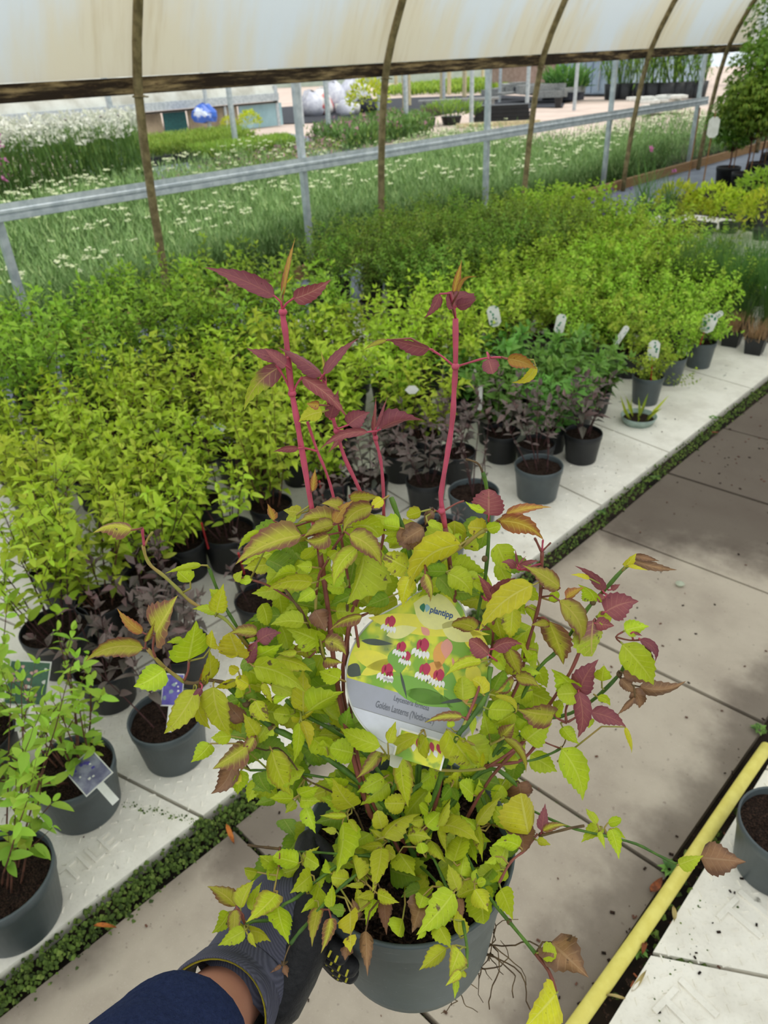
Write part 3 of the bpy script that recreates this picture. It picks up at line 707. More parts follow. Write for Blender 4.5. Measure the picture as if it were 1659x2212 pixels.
def shrub_geo(seed, H, R, nst, L, Wf, node, z0, side=.5, droop=.2, up=.45, base_bare=.25, bend=.15, thick=.0028, potr=.08, tipn=2, whorl=2):
    """stems climbing out of the pot with opposite leaves"""
    r = random.Random(seed); st, fo = MB(), MB(); leaves = []
    def shoot(b, d, ln, th, bare, lv):
        pts = [b]; p = b; dd = d.normalized(); n = max(3, int(ln/.06)); 
        for i in range(n):
            dd = (dd + rv(r, bend*.35) + V((0, 0, .06))).normalized(); p = p + dd*(ln/n); pts.append(p)
        st.tube(pts, [th*(1-.7*i/n) for i in range(n+1)], 4, 0, False)
        s = bare*ln; ang = r.uniform(0, 3.14)
        while s <= ln:
            t = s/ln; i = min(n-1, int(t*n)); q = pts[i].lerp(pts[i+1], t*n-i); ax = (pts[i+1]-pts[i]).normalized()
            o1 = ax.orthogonal().normalized(); o2 = ax.cross(o1)
            for k in range(whorl):
                a = ang + k*2*math.pi/whorl
                out = o1*math.cos(a)+o2*math.sin(a); dr = (out + ax*up + rv(r, .18)).normalized()
                u_ = (ax + rv(r, .25) - out*.1).normalized()
                young = min(1, max(0, .25+.55*((q.z-z0)/max(.01, H-z0)) + .35*t + r.uniform(-.2, .2)))  # youth plus height, so the painted shade lies low in the shrub
                LL = L*r.uniform(.7, 1.15)*(1-.35*t if lv else .8)
                leaves.append((q, dr, u_, LL, LL*Wf, (r.random(), young)))
            if lv and r.random() < side and t < .85:
                a = ang + r.choice([0, 3.14]); out = o1*math.cos(a)+o2*math.sin(a)
                shoot(q, (out*.8+ax+V((0, 0, .2))).normalized(), ln*.28*r.uniform(.5, 1.2), th*.5, .25, False)
            ang += 1.57 + r.uniform(-.3, .3); s += node*r.uniform(.75, 1.25)*(1.0 if lv else .8)
        for k in range(tipn): leaves.append((pts[-1], (dd+rv(r, .4)).normalized(), rv(r).normalized(), L*.5, L*.5*Wf, (r.random(), 1.0)))
    for k in range(nst):
        a = 2*math.pi*k/nst + r.uniform(-.4, .4); q = potr*.5*math.sqrt(r.random()); out = R*r.uniform(.3, 1)
        b = V((q*math.cos(a), q*math.sin(a), z0)); hh = (H-z0)*r.uniform(.72, 1.05)
        tgt = V((out*math.cos(a), out*math.sin(a), z0+hh)); shoot(b, tgt-b, (tgt-b).length, thick, base_bare, True)
    return st, leaves
SPEC = dict(
 gold=dict(H=.53, R=.20, nst=9, L=.066, Wf=.46, node=.038, z0=.13, side=.38, leafm='gold', stm='stem_brown', potr=.085, bend=.2, base_bare=.2),
 goldtall=dict(H=.66, R=.22, nst=8, L=.066, Wf=.44, node=.042, z0=.13, side=.45, leafm='green', stm='stem_dark', potr=.085, bend=.28, base_bare=.2),
 oval=dict(H=.48, R=.30, nst=17, L=.034, Wf=.84, node=.030, z0=.13, side=.5, leafm='oval', stm='stem_brown', potr=.08, bend=.6, thick=.0016, base_bare=.2),
 fine=dict(H=.62, R=.26, nst=15, L=.036, Wf=.52, node=.028, z0=.13, side=.5, leafm='fine', stm='stem_dark', potr=.08, bend=.5, thick=.0018, base_bare=.15),
 dark=dict(H=.36, R=.2, nst=12, L=.092, Wf=.44, node=.036, z0=.11, side=.2, leafm='dark', stm='stem_dark', potr=.08, base_bare=.15),
 purple=dict(H=.36, R=.18, nst=7, L=.072, Wf=.46, node=.05, z0=.12, side=.3, leafm='purple', stm='stem_dark', potr=.085, base_bare=.3),
 purpleb=dict(H=.30, R=.13, nst=4, L=.065, Wf=.44, node=.05, z0=.12, side=.15, leafm='purple', stm='stem_dark', potr=.085, base_bare=.4),
)
VAR = {}
potm = pot_mesh(.1, .15, .078); potk = None
mb = MB(); mb.lathe(POTP(.1, .15, .078), 24); potk = mb.mesh('pot', M['pot_black'], True)
soilm = soil_mesh(.1, .15)
for nm, s in SPEC.items():
    VAR[nm] = []
    for v in range(5 if nm in ('gold', 'goldtall', 'oval', 'fine') else 3):
        kw = {k: v_ for k, v_ in s.items() if k not in ('leafm', 'stm')}
        st, lv = shrub_geo(100*len(VAR)+v, **kw)
        fb = MB()
        for q, d, u, L, W, uv in lv: leaf5(fb, q, d, u, L, W, uv)
        VAR[nm].append((st.mesh('stem', M[s['stm']], True), fb.mesh('foliage', M[s['leafm']], False)))
cntv = {}
POTS = []
def apart(x, y, r=.165):
    for _ in range(6):
        for a, b in POTS:
            d = math.hypot(x-a, y-b)
            if 1e-6 < d < r: x, y = a+(x-a)*r/d, b+(y-b)*r/d
    POTS.append((x, y)); return x, y
def shrub(kind, x, y, label, group, rz=None, sc_=1.0, dark=False, potscale=None, cat='shrub', zc=.008, name='potted_shrub', nopot=False):
    x, y = apart(x, y); i = cntv.get(kind, 0); cntv[kind] = i+1; vs = VAR[kind]; stm, fom = vs[i % len(vs)]
    e = empty(name, (x, y, zc), rng.uniform(0, 6.28) if rz is None else rz, label, cat, group)
    ps = potscale or SPEC[kind]['potr']/.1
    if not nopot:
        p = link('pot', potk if dark else potm, e); p.scale = (ps, ps, 1.0*SPEC[kind]['z0']/.13)
        s = link('soil', soilm, p)
    a = link('stem', stm, e); b = link('foliage', fom, e); a['kind'] = 'stuff'; b['kind'] = 'stuff'
    a.scale = b.scale = (sc_, sc_, sc_*rng.uniform(.92, 1.08)); return e
_ORD = ['first', 'second', 'third', 'fourth', 'fifth', 'sixth', 'seventh', 'eighth', 'ninth', 'tenth', 'eleventh', 'twelfth', 'thirteenth', 'fourteenth']
POTS += [(-1.27, .045), (-1.43, .285), (-1.40, .535), (-1.98, .50), (-1.72, .16), (-2.0, .86), (-2.02, 1.18), (-1.425, 2.32), (-1.50, 1.98), (-1.43, 1.70)]
# golden shrubs: rows running away from the camera, front edge follows the photograph
def zone(kind, x0, x1, dx, y0f, y1f, dy, desc, grp, jit=.035, sc_=1.0, dark=True, skip=None, scf=None):
    x = x0; r_ = 0
    while x > x1:
        y = y0f(x); c = 0
        while y < y1f(x):
            xx, yy = x+rng.uniform(-jit, jit), y+rng.uniform(-jit, jit)
            if not (skip and skip(xx, yy)):
                k = kind(xx, yy) if callable(kind) else kind
                d_ = desc[k] if isinstance(desc, dict) else desc
                shrub(k, xx, yy, f'{d_}, {ORD[r_]} row back, {ORD[c]} from the near end', grp, sc_=(scf(xx, yy) if scf else sc_)*rng.uniform(.93, 1.07), dark=dark)
                c += 1
            y += dy
        x -= dx; r_ += 1
def kA(x, y): return 'goldtall' if (x < -3.2 or (x < -2.9 and y > 2.1)) else 'gold'
zone(kA, -2.02, -4.3, .27, lambda x: .62+(-2.02-x)*.22, lambda x: 3.35 if x > -2.9 else (2.95 if x > -3.9 else 2.7), .27,
     dict(gold='golden shrub of the left bed', goldtall='taller greener shrub of the left bed'), 'golden shrubs of the left bed',
     skip=lambda x, y: (x > -2.2 and y > 2.35) or (x > -2.15 and 1.7 < y < 2.0))
def kB(x, y): return 'fine' if (x < -3.1 and y < 5.4) else 'oval'
zone(kB, -1.78, -4.4, .28, lambda x: 3.78+(.0 if x > -2 else -.12) - max(0, -3.6-x)*.0, lambda x: 5.35+(-1.7-x)*.72 if x < -1.7 else 5.0, .28,
     dict(oval='round-leaved shrub of the right bed', fine='dense olive shrub of the right bed'), 'small-leaved shrubs of the right bed', scf=lambda x, y: 1.0 if x < -2.3 else .9)
# dark green and purple-tipped plants at the corner
for i, (x, y) in enumerate([(-1.62, 2.72), (-1.64, 2.98), (-1.88, 2.62), (-1.9, 2.9), (-1.9, 3.2), (-2.15, 2.75), (-2.15, 3.05), (-1.68, 3.22)]):
    shrub('dark', x, y, f'dark green pointed-leaved plant right of the purple ones, {ORD[i]} from the path', 'dark green plants in mid view', sc_=1.0, dark=True)
for i, (x, y) in enumerate([(-1.56, 2.5), (-1.74, 2.5), (-1.60, 2.72)]):
    shrub('purple', x, y, ['dusky purple plant just behind the grey pot at the tile corner', 'purple-leaved plant left of the dark green cluster', 'purple shoots rising among the dark green plants'][i], 'purple plants in mid view', dark=True)
for i, (x, y) in enumerate([(-1.72, 1.95), (-1.98, 2.12), (-1.78, 2.22), (-1.95, 1.75), (-1.72, 1.52)]):
    shrub('purple', x, y, f'small greyish purple plant behind the middle grey pots, {ORD[i]} from the path', 'purple plants behind the big plant', dark=True, sc_=.95)
for i, (x, y) in enumerate([(-1.62, .72), (-1.72, .52), (-1.9, .75), (-1.62, 1.02), (-1.78, 1.12)]):
    shrub('purpleb' if i > 2 else 'purple', x, y, ['purple-leaved plant behind the grey pot with the violet label', 'dark purple plant between the left grey pots', 'purple foliage plant under the golden shrubs at left', 'small purple plant just left of the big held plant', 'thin purple plant in shade near the tile joint'][i], 'purple plants at lower left', dark=True, sc_=.95)
# individual pots with short plants on the white tiles
def placed(kind, px, py, label, z=.008, sc_=1.0, **kw):
    p = G(px, py, z); return shrub(kind, p.x, p.y, label, kw.pop('group', None), sc_=sc_, **kw), p
def pot_at(x, y, r, h, rb, label, group=None, tilt=None, mat_='pot', seed=1, cat='pot', name='plant_pot', z=.008):
    e = empty(name, (x, y, z), 0, label, cat, group)
    mb = MB(); mb.lathe(POTP(r, h, rb), 44); mb.build('pot_wall', M[mat_], e, smooth=True)
    link('soil', soil_mesh(r, h, seed, 28, 6), e)
    if tilt: e.rotation_euler = tilt
    return e
LEAFP = {}
def near_plant(name, label, x, y, r, h, rb, H, R, nst, L, Wf, node, mat_, stm, seed, z0=None, zc=.008, pot='pot', cat='shrub', maxl=290, side=.3, base_bare=.3, thick=.003, lean=(0, 0), droop=.25, soilseed=1, potrr=None):
    e = empty(name, (x, y, zc), 0, label, cat)
    mb = MB(); mb.lathe(POTP(r, h, rb), 44); mb.build('pot', M[pot], e, smooth=True)
    link('soil', soil_mesh(r, h, soilseed, 28, 6), e)
    st, lv = shrub_geo(seed, H, R, nst, L, Wf, node, z0 or h*.86, side=side, base_bare=base_bare, thick=thick, potr=potrr or r)
    def sh(q): t = max(0, (q[2]-h)/(H-h+1e-6)); return V((q[0]+lean[0]*t, q[1]+lean[1]*t, q[2]))
    st.v = [tuple(sh(v)) for v in st.v]; st.build('stem', M[stm], e, smooth=True)
    if mat_ not in LEAFP:
        LEAFP[mat_] = []
        for k in range(8):
            fb = MB(); rr = random.Random(k); uu = (rr.random(), .25+.75*k/7)
            ts = [0, .12, .3, .5, .7, .87, 1]; vs = []; 
            for t in ts:
                w_ = .5*(t**.6)*((1-t)**.85)*2.15; z = -droop*t*t
                vs += [V((t, w_, z+.22*w_)), V((t, 0, z)), V((t, -w_, z+.22*w_))]
            fs = []
            for i in range(len(ts)-1):
                a = i*3; fs += [(a, a+1, a+4, a+3), (a+1, a+2, a+5, a+4)]
            fb.add(vs, fs, 0, [uu]*len(vs)); LEAFP[mat_].append(fb.mesh('leaf', M[mat_], True))
    rr = random.Random(seed); rr.shuffle(lv)
    for q, d, u, L_, W, uv in lv[:maxl]:
        s = u.cross(d).normalized(); n_ = d.cross(s).normalized(); q = sh(q)
        me = LEAFP[mat_][min(7, int(uv[1]*8))]
        Mx = Matrix(((d.x*L_, s.x*W, n_.x*L_, q.x), (d.y*L_, s.y*W, n_.y*L_, q.y), (d.z*L_, s.z*W, n_.z*L_, q.z), (0, 0, 0, 1)))
        link('leaf', me, e, M=Mx)
    return e
# --- the near left pots
near_plant('potted_shrub', 'large golden green shrub in a dark pot cut by the lower left edge', -1.27, .045, .115, .16, .09, .50, .27, 14, .055, .54, .040, 'green', 'stem_brown', 501, base_bare=.3, side=.5, thick=.0026, lean=(-.05, .12), maxl=295)
near_plant('potted_shrub', 'bright green shrub in a grey pot with a silvery label, lower left', -1.43, .285, .105, .15, .085, .42, .26, 13, .052, .52, .036, 'green', 'stem_brown', 502, base_bare=.25, side=.4, lean=(-.06, -.02), maxl=290)
near_plant('potted_purple_plant', 'small dark plant in a grey pot with a violet label on the white tiles', -1.40, .535, .1, .15, .08, .42, .17, 3, .068, .5, .05, 'purple', 'stem_dark', 503, base_bare=.45, side=.2, lean=(-.16, -.02), maxl=60)
near_plant('potted_shrub', 'tall golden shrub with dark brown stems at the left edge', -1.98, .50, .105, .15, .085, .58, .22, 11, .060, .5, .038, 'gold', 'stem_dark', 504, base_bare=.25, side=.35, pot='pot_black')
near_plant('potted_shrub', 'golden shrub with arching stems beside the pink flowered label at left', -1.72, .16, .1, .15, .08, .46, .27, 13, .054, .5, .038, 'green', 'stem_brown', 505, base_bare=.3, side=.3, pot='pot_black', maxl=240)
near_plant('potted_shrub', 'leafy golden shrub in a black pot left of the big held plant', -2.0, .86, .1, .15, .08, .50, .2, 10, .058, .5, .038, 'gold', 'stem_dark', 506, base_bare=.3, side=.35, pot='pot_black', maxl=280)
near_plant('potted_shrub', 'golden shrub with small bright leaves above a black pot, left of the red stems', -2.02, 1.18, .1, .15, .08, .50, .2, 9, .054, .5, .038, 'gold', 'stem_dark', 507, base_bare=.35, side=.35, pot='pot_black', maxl=260)
near_plant('potted_purple_plant', 'dusky plant in the grey pot at the corner of the dark green plants', -1.425, 2.32, .1, .15, .08, .40, .12, 5, .055, .42, .045, 'purple', 'stem_dark', 508, base_bare=.5, side=.2, cat='shrub', lean=(-.1, .04))
near_plant('potted_purple_plant', 'bare twiggy purple plant in a grey pot behind the red stem', -1.50, 1.98, .1, .15, .08, .42, .11, 5, .035, .42, .05, 'purple', 'stem_dark', 509, base_bare=.4, side=.2, lean=(-.03, .0))
near_plant('potted_purple_plant', 'small plant in a grey pot just right of the red stem base', -1.43, 1.70, .095, .15, .075, .26, .10, 3, .035, .42, .05, 'purple', 'stem_dark', 510, base_bare=.5, side=.2)
for i, (px, py, k, sc_) in enumerate([(1330, 800, 'oval', .8), (1392, 868, 'oval', .62), (1442, 825, 'oval', .8), (1507, 790, 'oval', .85)]):
    p = G(px, py, .008)
    shrub(k, p.x, p.y, ['small round-leaved shrub with a leaning red label stake at the front of the right bed', 'sparse young shrub in a grey pot with a white label, nearest of the right bed', 'round-leaved shrub in a grey pot directly behind the white label', 'round-leaved shrub in a grey pot with a printed label at the far front corner'][i], None, sc_=sc_, dark=False)
# tray of bulbs, square pots, grasses
p = G(1378, 912, .01); e = empty('plant_saucer', (p.x, p.y, .008), .3, 'pale tray with small drying bulbs at the edge of the dark green plants', 'tray')
mb = MB(); mb.lathe([(0, 0), (.07, 0), (.083, .04), (.087, .04), (.076, .01), (0, .01)], 24); mb.build('tray', simple('pale_green_plastic', (170, 190, 180), .4), e, smooth=True)
mb = MB(); mb.lathe([(0, .02), (.075, .02)], 20); mb.build('soil', M['soil'], e)
rr = random.Random(3); mb = MB()
for k in range(12):
    a = rr.uniform(0, 6.28); q = rr.uniform(0, .05); b = V((q*math.cos(a), q*math.sin(a), .02)); leaf5(mb, b, V((math.cos(a)*.5, math.sin(a)*.5, .9)).normalized(), rv(rr).normalized(), rr.uniform(.08, .16), .016, (rr.random(), rr.random()), 0)
mb.build('leaf_tuft', M['lime'], e)
for i, (px, py) in enumerate([(1578, 745), (1628, 762), (1655, 735), (1600, 722), (1548, 728), (1520, 715)]):
    p = G(px, py, .008); e = empty('square_pot', (p.x, p.y, .008), .1, ['straw coloured grass in a small square pot, nearest of the far right group', 'dry grass in a square black pot by the right edge', 'square black pot with thin grass at the right edge, rear', 'square black pot with green grass behind the straw one', 'small square pot beside the shrub bed corner', 'small square pot half hidden under the shrubs'][i], 'pot')
    mb = MB(); s = .055
    mb.add([(-s*.8, -s*.8, 0), (s*.8, -s*.8, 0), (s*.8, s*.8, 0), (-s*.8, s*.8, 0), (-s, -s, .1), (s, -s, .1), (s, s, .1), (-s, s, .1), (-s*.92, -s*.92, .1), (s*.92, -s*.92, .1), (s*.92, s*.92, .1), (-s*.92, s*.92, .1), (-s*.9, -s*.9, .085), (s*.9, -s*.9, .085), (s*.9, s*.9, .085), (-s*.9, s*.9, .085)],
           [(0, 1, 5, 4), (1, 2, 6, 5), (2, 3, 7, 6), (3, 0, 4, 7), (3, 2, 1, 0)] + [(4+k, 4+(k+1) % 4, 8+(k+1) % 4, 8+k) for k in range(4)] + [(8+k, 8+(k+1) % 4, 12+(k+1) % 4, 12+k) for k in range(4)])
    mb.build('pot', M['pot_black'], e); mb = MB(); mb.box((0, 0, .08), (s*1.8, s*1.8, .008)); mb.build('soil', M['soil'], e)
    mb = MB(); blades(mb, random.Random(i), 0, 0, .08, .01, 160, [.14, .14, .2, .26, .2, .2][i], .0018, .35); mb.build('grass_tuft', simple('straw', (186, 150, 108), .8) if i == 0 else (bpy.data.materials['straw'] if i == 1 else M['grassy']), e)
for i in range(14):
    x, y = -1.15-.28*(i % 4)-.02*(i//4), 4.95+.3*(i//4)
    e = empty('potted_grass', (x, y, .008), 0, f'fine green grass clump beyond the square pots, {ORD[i//4]} row, {ORD[i%4]} from the path', 'grass', 'grass clumps at the right edge')
    mb = MB(); mb.box((0, 0, .05), (.11, .11, .1)); mb.build('pot', M['pot_black'], e)
    mb = MB(); blades(mb, random.Random(i), 0, 0, .1, .06, 420, .42, .0022, .42, 1.0); tag(mb.build('foliage', M['grassy'], e), kind='stuff')
# lime conifers and flowers at the far right of the bed
for i, (px, py, z, r, mt) in enumerate([(1462, 448, .24, .24, 'lime'), (1532, 455, .22, .25, 'lime'), (1580, 462, .18, .22, 'lime'), (1640, 425, .3, .26, 'green'), (1655, 470, .2, .26, 'lime'), (1500, 470, .14, .2, 'lime')]):
    ball_plant(px, py, z, r, ['round lime-green conifer, leftmost of the clump at right', 'round lime-green conifer in the middle of the clump', 'golden conifer with rusty lower shoots', 'green round shrub before the little trees', 'lime conifer cut by the right edge', 'low golden shrub in front of the lime conifers'][i], mt, seed=20+i, potr=.1)
def flowers(px, py, z, n, sp, mt, label, seed, size=.02, stem='stem_green', h=None):
    rr = random.Random(seed); p = G(px, py, z); e = empty('flowering_plant', (p.x, p.y, .008), 0, label, 'flowers'); st, fb, fo = MB(), MB(), MB()
    for k in range(n):
        q = V((rr.gauss(0, sp), rr.gauss(0, sp), z+rr.gauss(0, sp*.5)))
        st.tube([(q.x*.4, q.y*.4, .1), (q.x*.8, q.y*.8, z*.6), q], .0016, 3, 0, False)
        for j in range(8):
            d = rv(rr).normalized(); leaf5(fb, q, d, rv(rr).normalized(), size, size*.6, (rr.random(), rr.random()))
    blades(fo, rr, 0, 0, .1, z*.5, 120, z*.45, .004, .5)
    st.build('stem', M[stem], e); fb.build('blossom', M[mt], e); fo.build('leaf_tuft', M['grassy'], e)
    mb = MB(); mb.lathe(POTP(.08, .12, .065), 20); mb.build('pot', M['pot_black'], e, smooth=True)
flowers(1290, 450, .42, 22, .13, 'violet_flower', 'violet spires before the low timber edging', 1)
flowers(1325, 440, .42, 14, .10, 'violet_flower', 'violet spires just left of the bent hoop foot', 5)
flowers(1262, 472, .32, 34, .07, 'red_flower', 'crimson flower clump in front of the timber edging', 2)
flowers(1378, 445, .34, 10, .08, 'white_flower', 'small white flowers beside the violet spires', 3, .03)
flowers(1456, 373, .62, 1, .01, 'pink_flower', 'single pink pincushion flower above the lime conifers', 4, .034)
flowers(1407, 322, .85, 1, .01, 'pink_flower', 'single pink pincushion flower high against the meadow bed', 6, .034)
# little maple-like standard trees at right
def small_tree(px, py, H, cr, cz, label, seed, trunk_px=None, n=1100, lean=0):
    rr = random.Random(seed); p = G(px, py); e = empty('small_tree', (p.x, p.y, 0), 0, label, 'tree')
    mb = MB(); mb.lathe(POTP(.15, .25, .12), 24); mb.build('pot', M['pot_black'], e, smooth=True)
    mb = MB(); mb.lathe([(0, .235), (.14, .235)], 20); mb.build('soil', M['soil'], e)
    tb = MB(); tb.tube([(0, 0, .2), (.01, .01, cz*.6), (lean*.5, 0, cz)], [.012, .011, .009], 8)
    tops = []
    for k in range(9):
        a = k*2.4; q = V((cr*.7*math.cos(a)+lean, cr*.7*math.sin(a), cz+rr.uniform(-.1, H-cz-.1))); tb.tube([(lean*.4, 0, cz*.85), q*.6+V((0, 0, cz*.4)), q], [.008, .005, .002], 5); tops.append(q)
    tb.build('trunk', M['stem_brown'], e, smooth=True)
    mb = MB(); mb.tube([(.05, .03, .1), (.05, .03, cz+.15)], .007, 6); mb.build('cane', M['cane'], e)
    fb = MB()
    for _ in range(n):
        d = rv(rr).normalized(); q = V((lean, 0, (cz+H)/2)) + V((d.x*cr, d.y*cr, d.z*(H-cz)/2*1.15))*rr.random()**.45
        dd = (V((d.x, d.y, -.25))+rv(rr, .5)).normalized()
        for a in (-.7, 0, .7):
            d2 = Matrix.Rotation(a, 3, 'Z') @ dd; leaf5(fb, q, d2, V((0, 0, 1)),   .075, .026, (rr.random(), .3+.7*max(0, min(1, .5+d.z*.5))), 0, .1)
    tag(fb.build('foliage', M['tree'], e), kind='stuff'); return e
small_tree(1665, 410, 1.8, .75, .75, 'small maple-like tree with a broad crown at the right edge', 1, n=2600)
small_tree(1566, 405, 1.12, .36, .5, 'small round-headed standard tree nearest the metal rail', 2, n=1300)
small_tree(1600, 420, 1.3, .45, .7, 'small standard tree between the round-headed one and the edge tree', 3, n=1500)
small_tree(1632, 395, 1.7, .6, .9, 'small tree standing behind the others at the right edge', 4, n=1700)
small_tree(1662, 372, 2.4, .7, 1.3, 'taller tree rising to the tunnel cover at the right edge', 5, n=2200)
for i, (px, py) in enumerate([(1520, 415), (1478, 440)]):
    p = G(px, py) if i else V((*G(1541, 275, .85)[:2], 0))-FHd*(-.02); mb = MB(); mb.tube([(0, 0, 0), (.0, .01, 1.0)], .008, 6); tag(mb.build('bamboo_cane', M['cane'], loc=(p.x, p.y, 0)), ['bamboo cane holding the blank white tag', 'thin bamboo cane before the timber edging'][i], 'cane')
# ---------------------------------------------------------------- tags on stakes
prg = simple('tag_print_green', (64, 140, 100), .5)
def tag_stake(pl, pb, w_, h_, label, style='green', ang=0.0, tilt=.2, z=.4, stake='red', face=None, zb=.13):
    c = G(pl[0], pl[1], z); b = G(pb[0], pb[1], zb); e = empty('plant_tag', (c.x, c.y, c.z), 0, label, 'label')
    vd = (CAM-c); vd.z *= .5; vd.normalize(); xr_ = V((0, 0, 1)).cross(vd).normalized(); yu = vd.cross(xr_).normalized()
    R2 = Matrix((xr_, yu, vd)).transposed() @ Matrix.Rotation(ang, 3, 'Z') @ Matrix.Rotation(-tilt, 3, 'X')
    e.rotation_euler = R2.to_euler()
    k = .28; pts = [(-w_*.5, -h_*.5+w_*k), (-w_*.5+w_*k, -h_*.5), (w_*.5-w_*k, -h_*.5), (w_*.5, -h_*.5+w_*k), (w_*.5, h_*.5-w_*k), (w_*.5-w_*k, h_*.5), (-w_*.5+w_*k, h_*.5), (-w_*.5, h_*.5-w_*k)]
    mb = MB(); prism(mb, pts, -.0006, .0006); mb.build('card', M['white_plastic'], e)
    rr = random.Random(int(pl[0]))
    if style:
        mt = {'green': prg}.get(style, prg); pr = MB()
        for kx in range(11):
            x, y = rr.uniform(-.33, .33)*w_, (-.38+.076*kx)*h_; q = []
            for j in range(7):
                a = j*.9; s = w_*rr.uniform(.05, .15); q.append((x+s*math.cos(a), y+s*math.sin(a)))
            if rr.random() < .75: prism(pr, q, .0007, .0009)
        for j in range(5): pr.box((0, (-.30-.03*j)*h_, .0008), (w_*.5*rr.uniform(.6, 1), .0012, .0003))
        pr.build('printed_drawing', mt, e)
    if stake:
        mb = MB(); a_ = R2.inverted() @ (b-c); mb.tube([(0, -h_*.46, 0), a_], .0035, 6); mb.build('stake', M[stake], e)
    return e
tag_stake((1412, 757), (1406, 830), .055, .10, 'white tag printed with green leaves on a red stake, front of the right bed', z=.30)
tag_stake((1067, 683), (1075, 760), .062, .105, 'white tag printed with green drawing, standing alone beside the right red stem', z=.46, ang=.25, stake=None)
tag_stake((1530, 698), (1510, 750), .075, .10, 'white tag with dark green print at the far front corner of the right bed', z=.34, ang=-.25)
tag_stake((1552, 680), (1530, 740), .03, .05, 'small white tag folded behind the far corner tag', z=.36, ang=-.9, stake=None)
tag_stake((1342, 725), (1295, 800), .03, .11, 'white tag seen edge-on with a leaning red stake', z=.34, ang=-.5)
tag_stake((1210, 700), (1205, 760), .05, .1, 'white tag half hidden among the small round leaves', z=.40, ang=-.15)
tag_stake((1037, 860), (1040, 905), .02, .11, 'thin clear tag with red foot among the golden shrubs', z=.3, style=None)
tag_stake((890, 842), (892, 880), .06, .035, 'small blank white tag lying among the golden shrubs right of centre', z=.40, stake=None, style=None)
tag_stake((470, 926), (472, 960), .07, .04, 'white printed tag lying flat in the golden shrubs at left', z=.36, stake=None, tilt=.7)
tag_stake((1541, 275), (1541, 300), .11, .20, 'blank white tag tied to the bamboo cane by the tree stems', z=.85, style=None, stake=None)
for i, (a, b_) in enumerate([((435, 1130), (450, 1185)), ((515, 1195), (528, 1240)), ((118, 1190), (130, 1245)), ((690, 1040), (697, 1075))]):
    p, q = G(*a, .3), G(*b_, .16); mb = MB(); mb.tube([(0, 0, 0), q-p], .0035, 6); tag(mb.build('red_stake', M['red'], loc=p), ['red label stake over the black pot left of the red stems', 'red label stake by the dusky plants under the bronze leaves', 'red label stake among the golden shrubs at the left edge', 'short red stake in shade behind the left red stem'][i], 'stake')
# violet label in pot A, silvery label in pot B, pink flower label at the far left
def flat_card(px, py, z, w_, h_, label, base, ang, pieces, tilt=.3, name='plant_tag', txt=None, stake=None):
    c = G(px, py, z); e = empty(name, c, 0, label, 'label'); vd = (CAM-c).normalized(); xr_ = V((0, 0, 1)).cross(vd).normalized(); yu = vd.cross(xr_).normalized()
    R2 = Matrix((xr_, yu, vd)).transposed() @ Matrix.Rotation(ang, 3, 'Z') @ Matrix.Rotation(-tilt, 3, 'X'); e.rotation_euler = R2.to_euler()
    mb = MB(); mb.box((0, 0, 0), (w_, h_, .0012)); mb.build('card', M['white_plastic'], e)
    mb = MB(); mb.box((0, 0, .0009), (w_*.93, h_*.93, .0006)); mb.build('printed_field', base, e)
    rr = random.Random(int(px)); 
    for mt, n, s in pieces:
        pr = MB()
        for _ in range(n):
            x, y = rr.uniform(-.38, .38)*w_, rr.uniform(-.4, .4)*h_; q = []
            for j in range(6): a = j*1.047; q.append((x+s*w_*rr.uniform(.5, 1.2)*math.cos(a), y+s*w_*rr.uniform(.5, 1.2)*math.sin(a)))
            prism(pr, q, .0013, .0014+rr.uniform(0, .0003))
        pr.build('printed_flowers', mt, e)
    if txt:
        cu = bpy.data.curves.new('print', 'FONT'); cu.body = txt; cu.size = w_*.3; cu.extrude = .0002; cu.align_x = 'CENTER'; cu.materials.append(M['white_plastic'])
        o = bpy.data.objects.new('printed_text', cu); sc.collection.objects.link(o); o.parent = e; o.location = (w_*.1, 0, .0015); o.rotation_euler = (0, 0, math.pi/2)
    mb = MB(); mb.box((0, -h_*.5-.03, 0), (w_*.25, .07, .001)); mb.build('stem_of_tag', M['white_plastic'], e)
violet = simple('violet_print', (66, 54, 142), .35, .5, 0, (92, 84, 160), 30, 0); silver = simple('silvery_print', (142, 144, 160), .3, .6, 0, (92, 90, 120), 22, .02)
flat_card(373, 1490, .25, .052, .085, 'violet and white printed label standing in the grey pot', violet, -.35, [(M['white_plastic'], 5, .06), (bpy.data.materials['cloudy_sheet'], 4, .12)])
flat_card(192, 1668, .20, .075, .095, 'silvery violet folded label in the lower left grey pot', silver, .32, [(M['white_plastic'], 5, .05), (violet, 5, .08)], tilt=.6)
flat_card(60, 1475, .26, .10, .12, 'label with pink blossoms printed on green at the left edge', simple('print_green', (70, 110, 84), .4), -.5, [(simple('print_pink', (226, 176, 172), .4), 14, .06), (M['white_plastic'], 4, .06)])
# right foreground pot, small dark plant at the right edge
pot_at(G(1655, 1895).x+.0, G(1655, 1895).y+.03, .1, .15, .08, 'grey-green pot of bare compost standing on the yellow pipe side tiles', seed=4)
near_plant('potted_purple_plant', 'purple-leaved shoot leaning in from the lower right corner', .30, .78, .1, .15, .08, .36, .12, 4, .05, .42, .05, 'purple', 'stem_dark', 520, base_bare=.3, side=.2, lean=(-.16, .0), maxl=60)
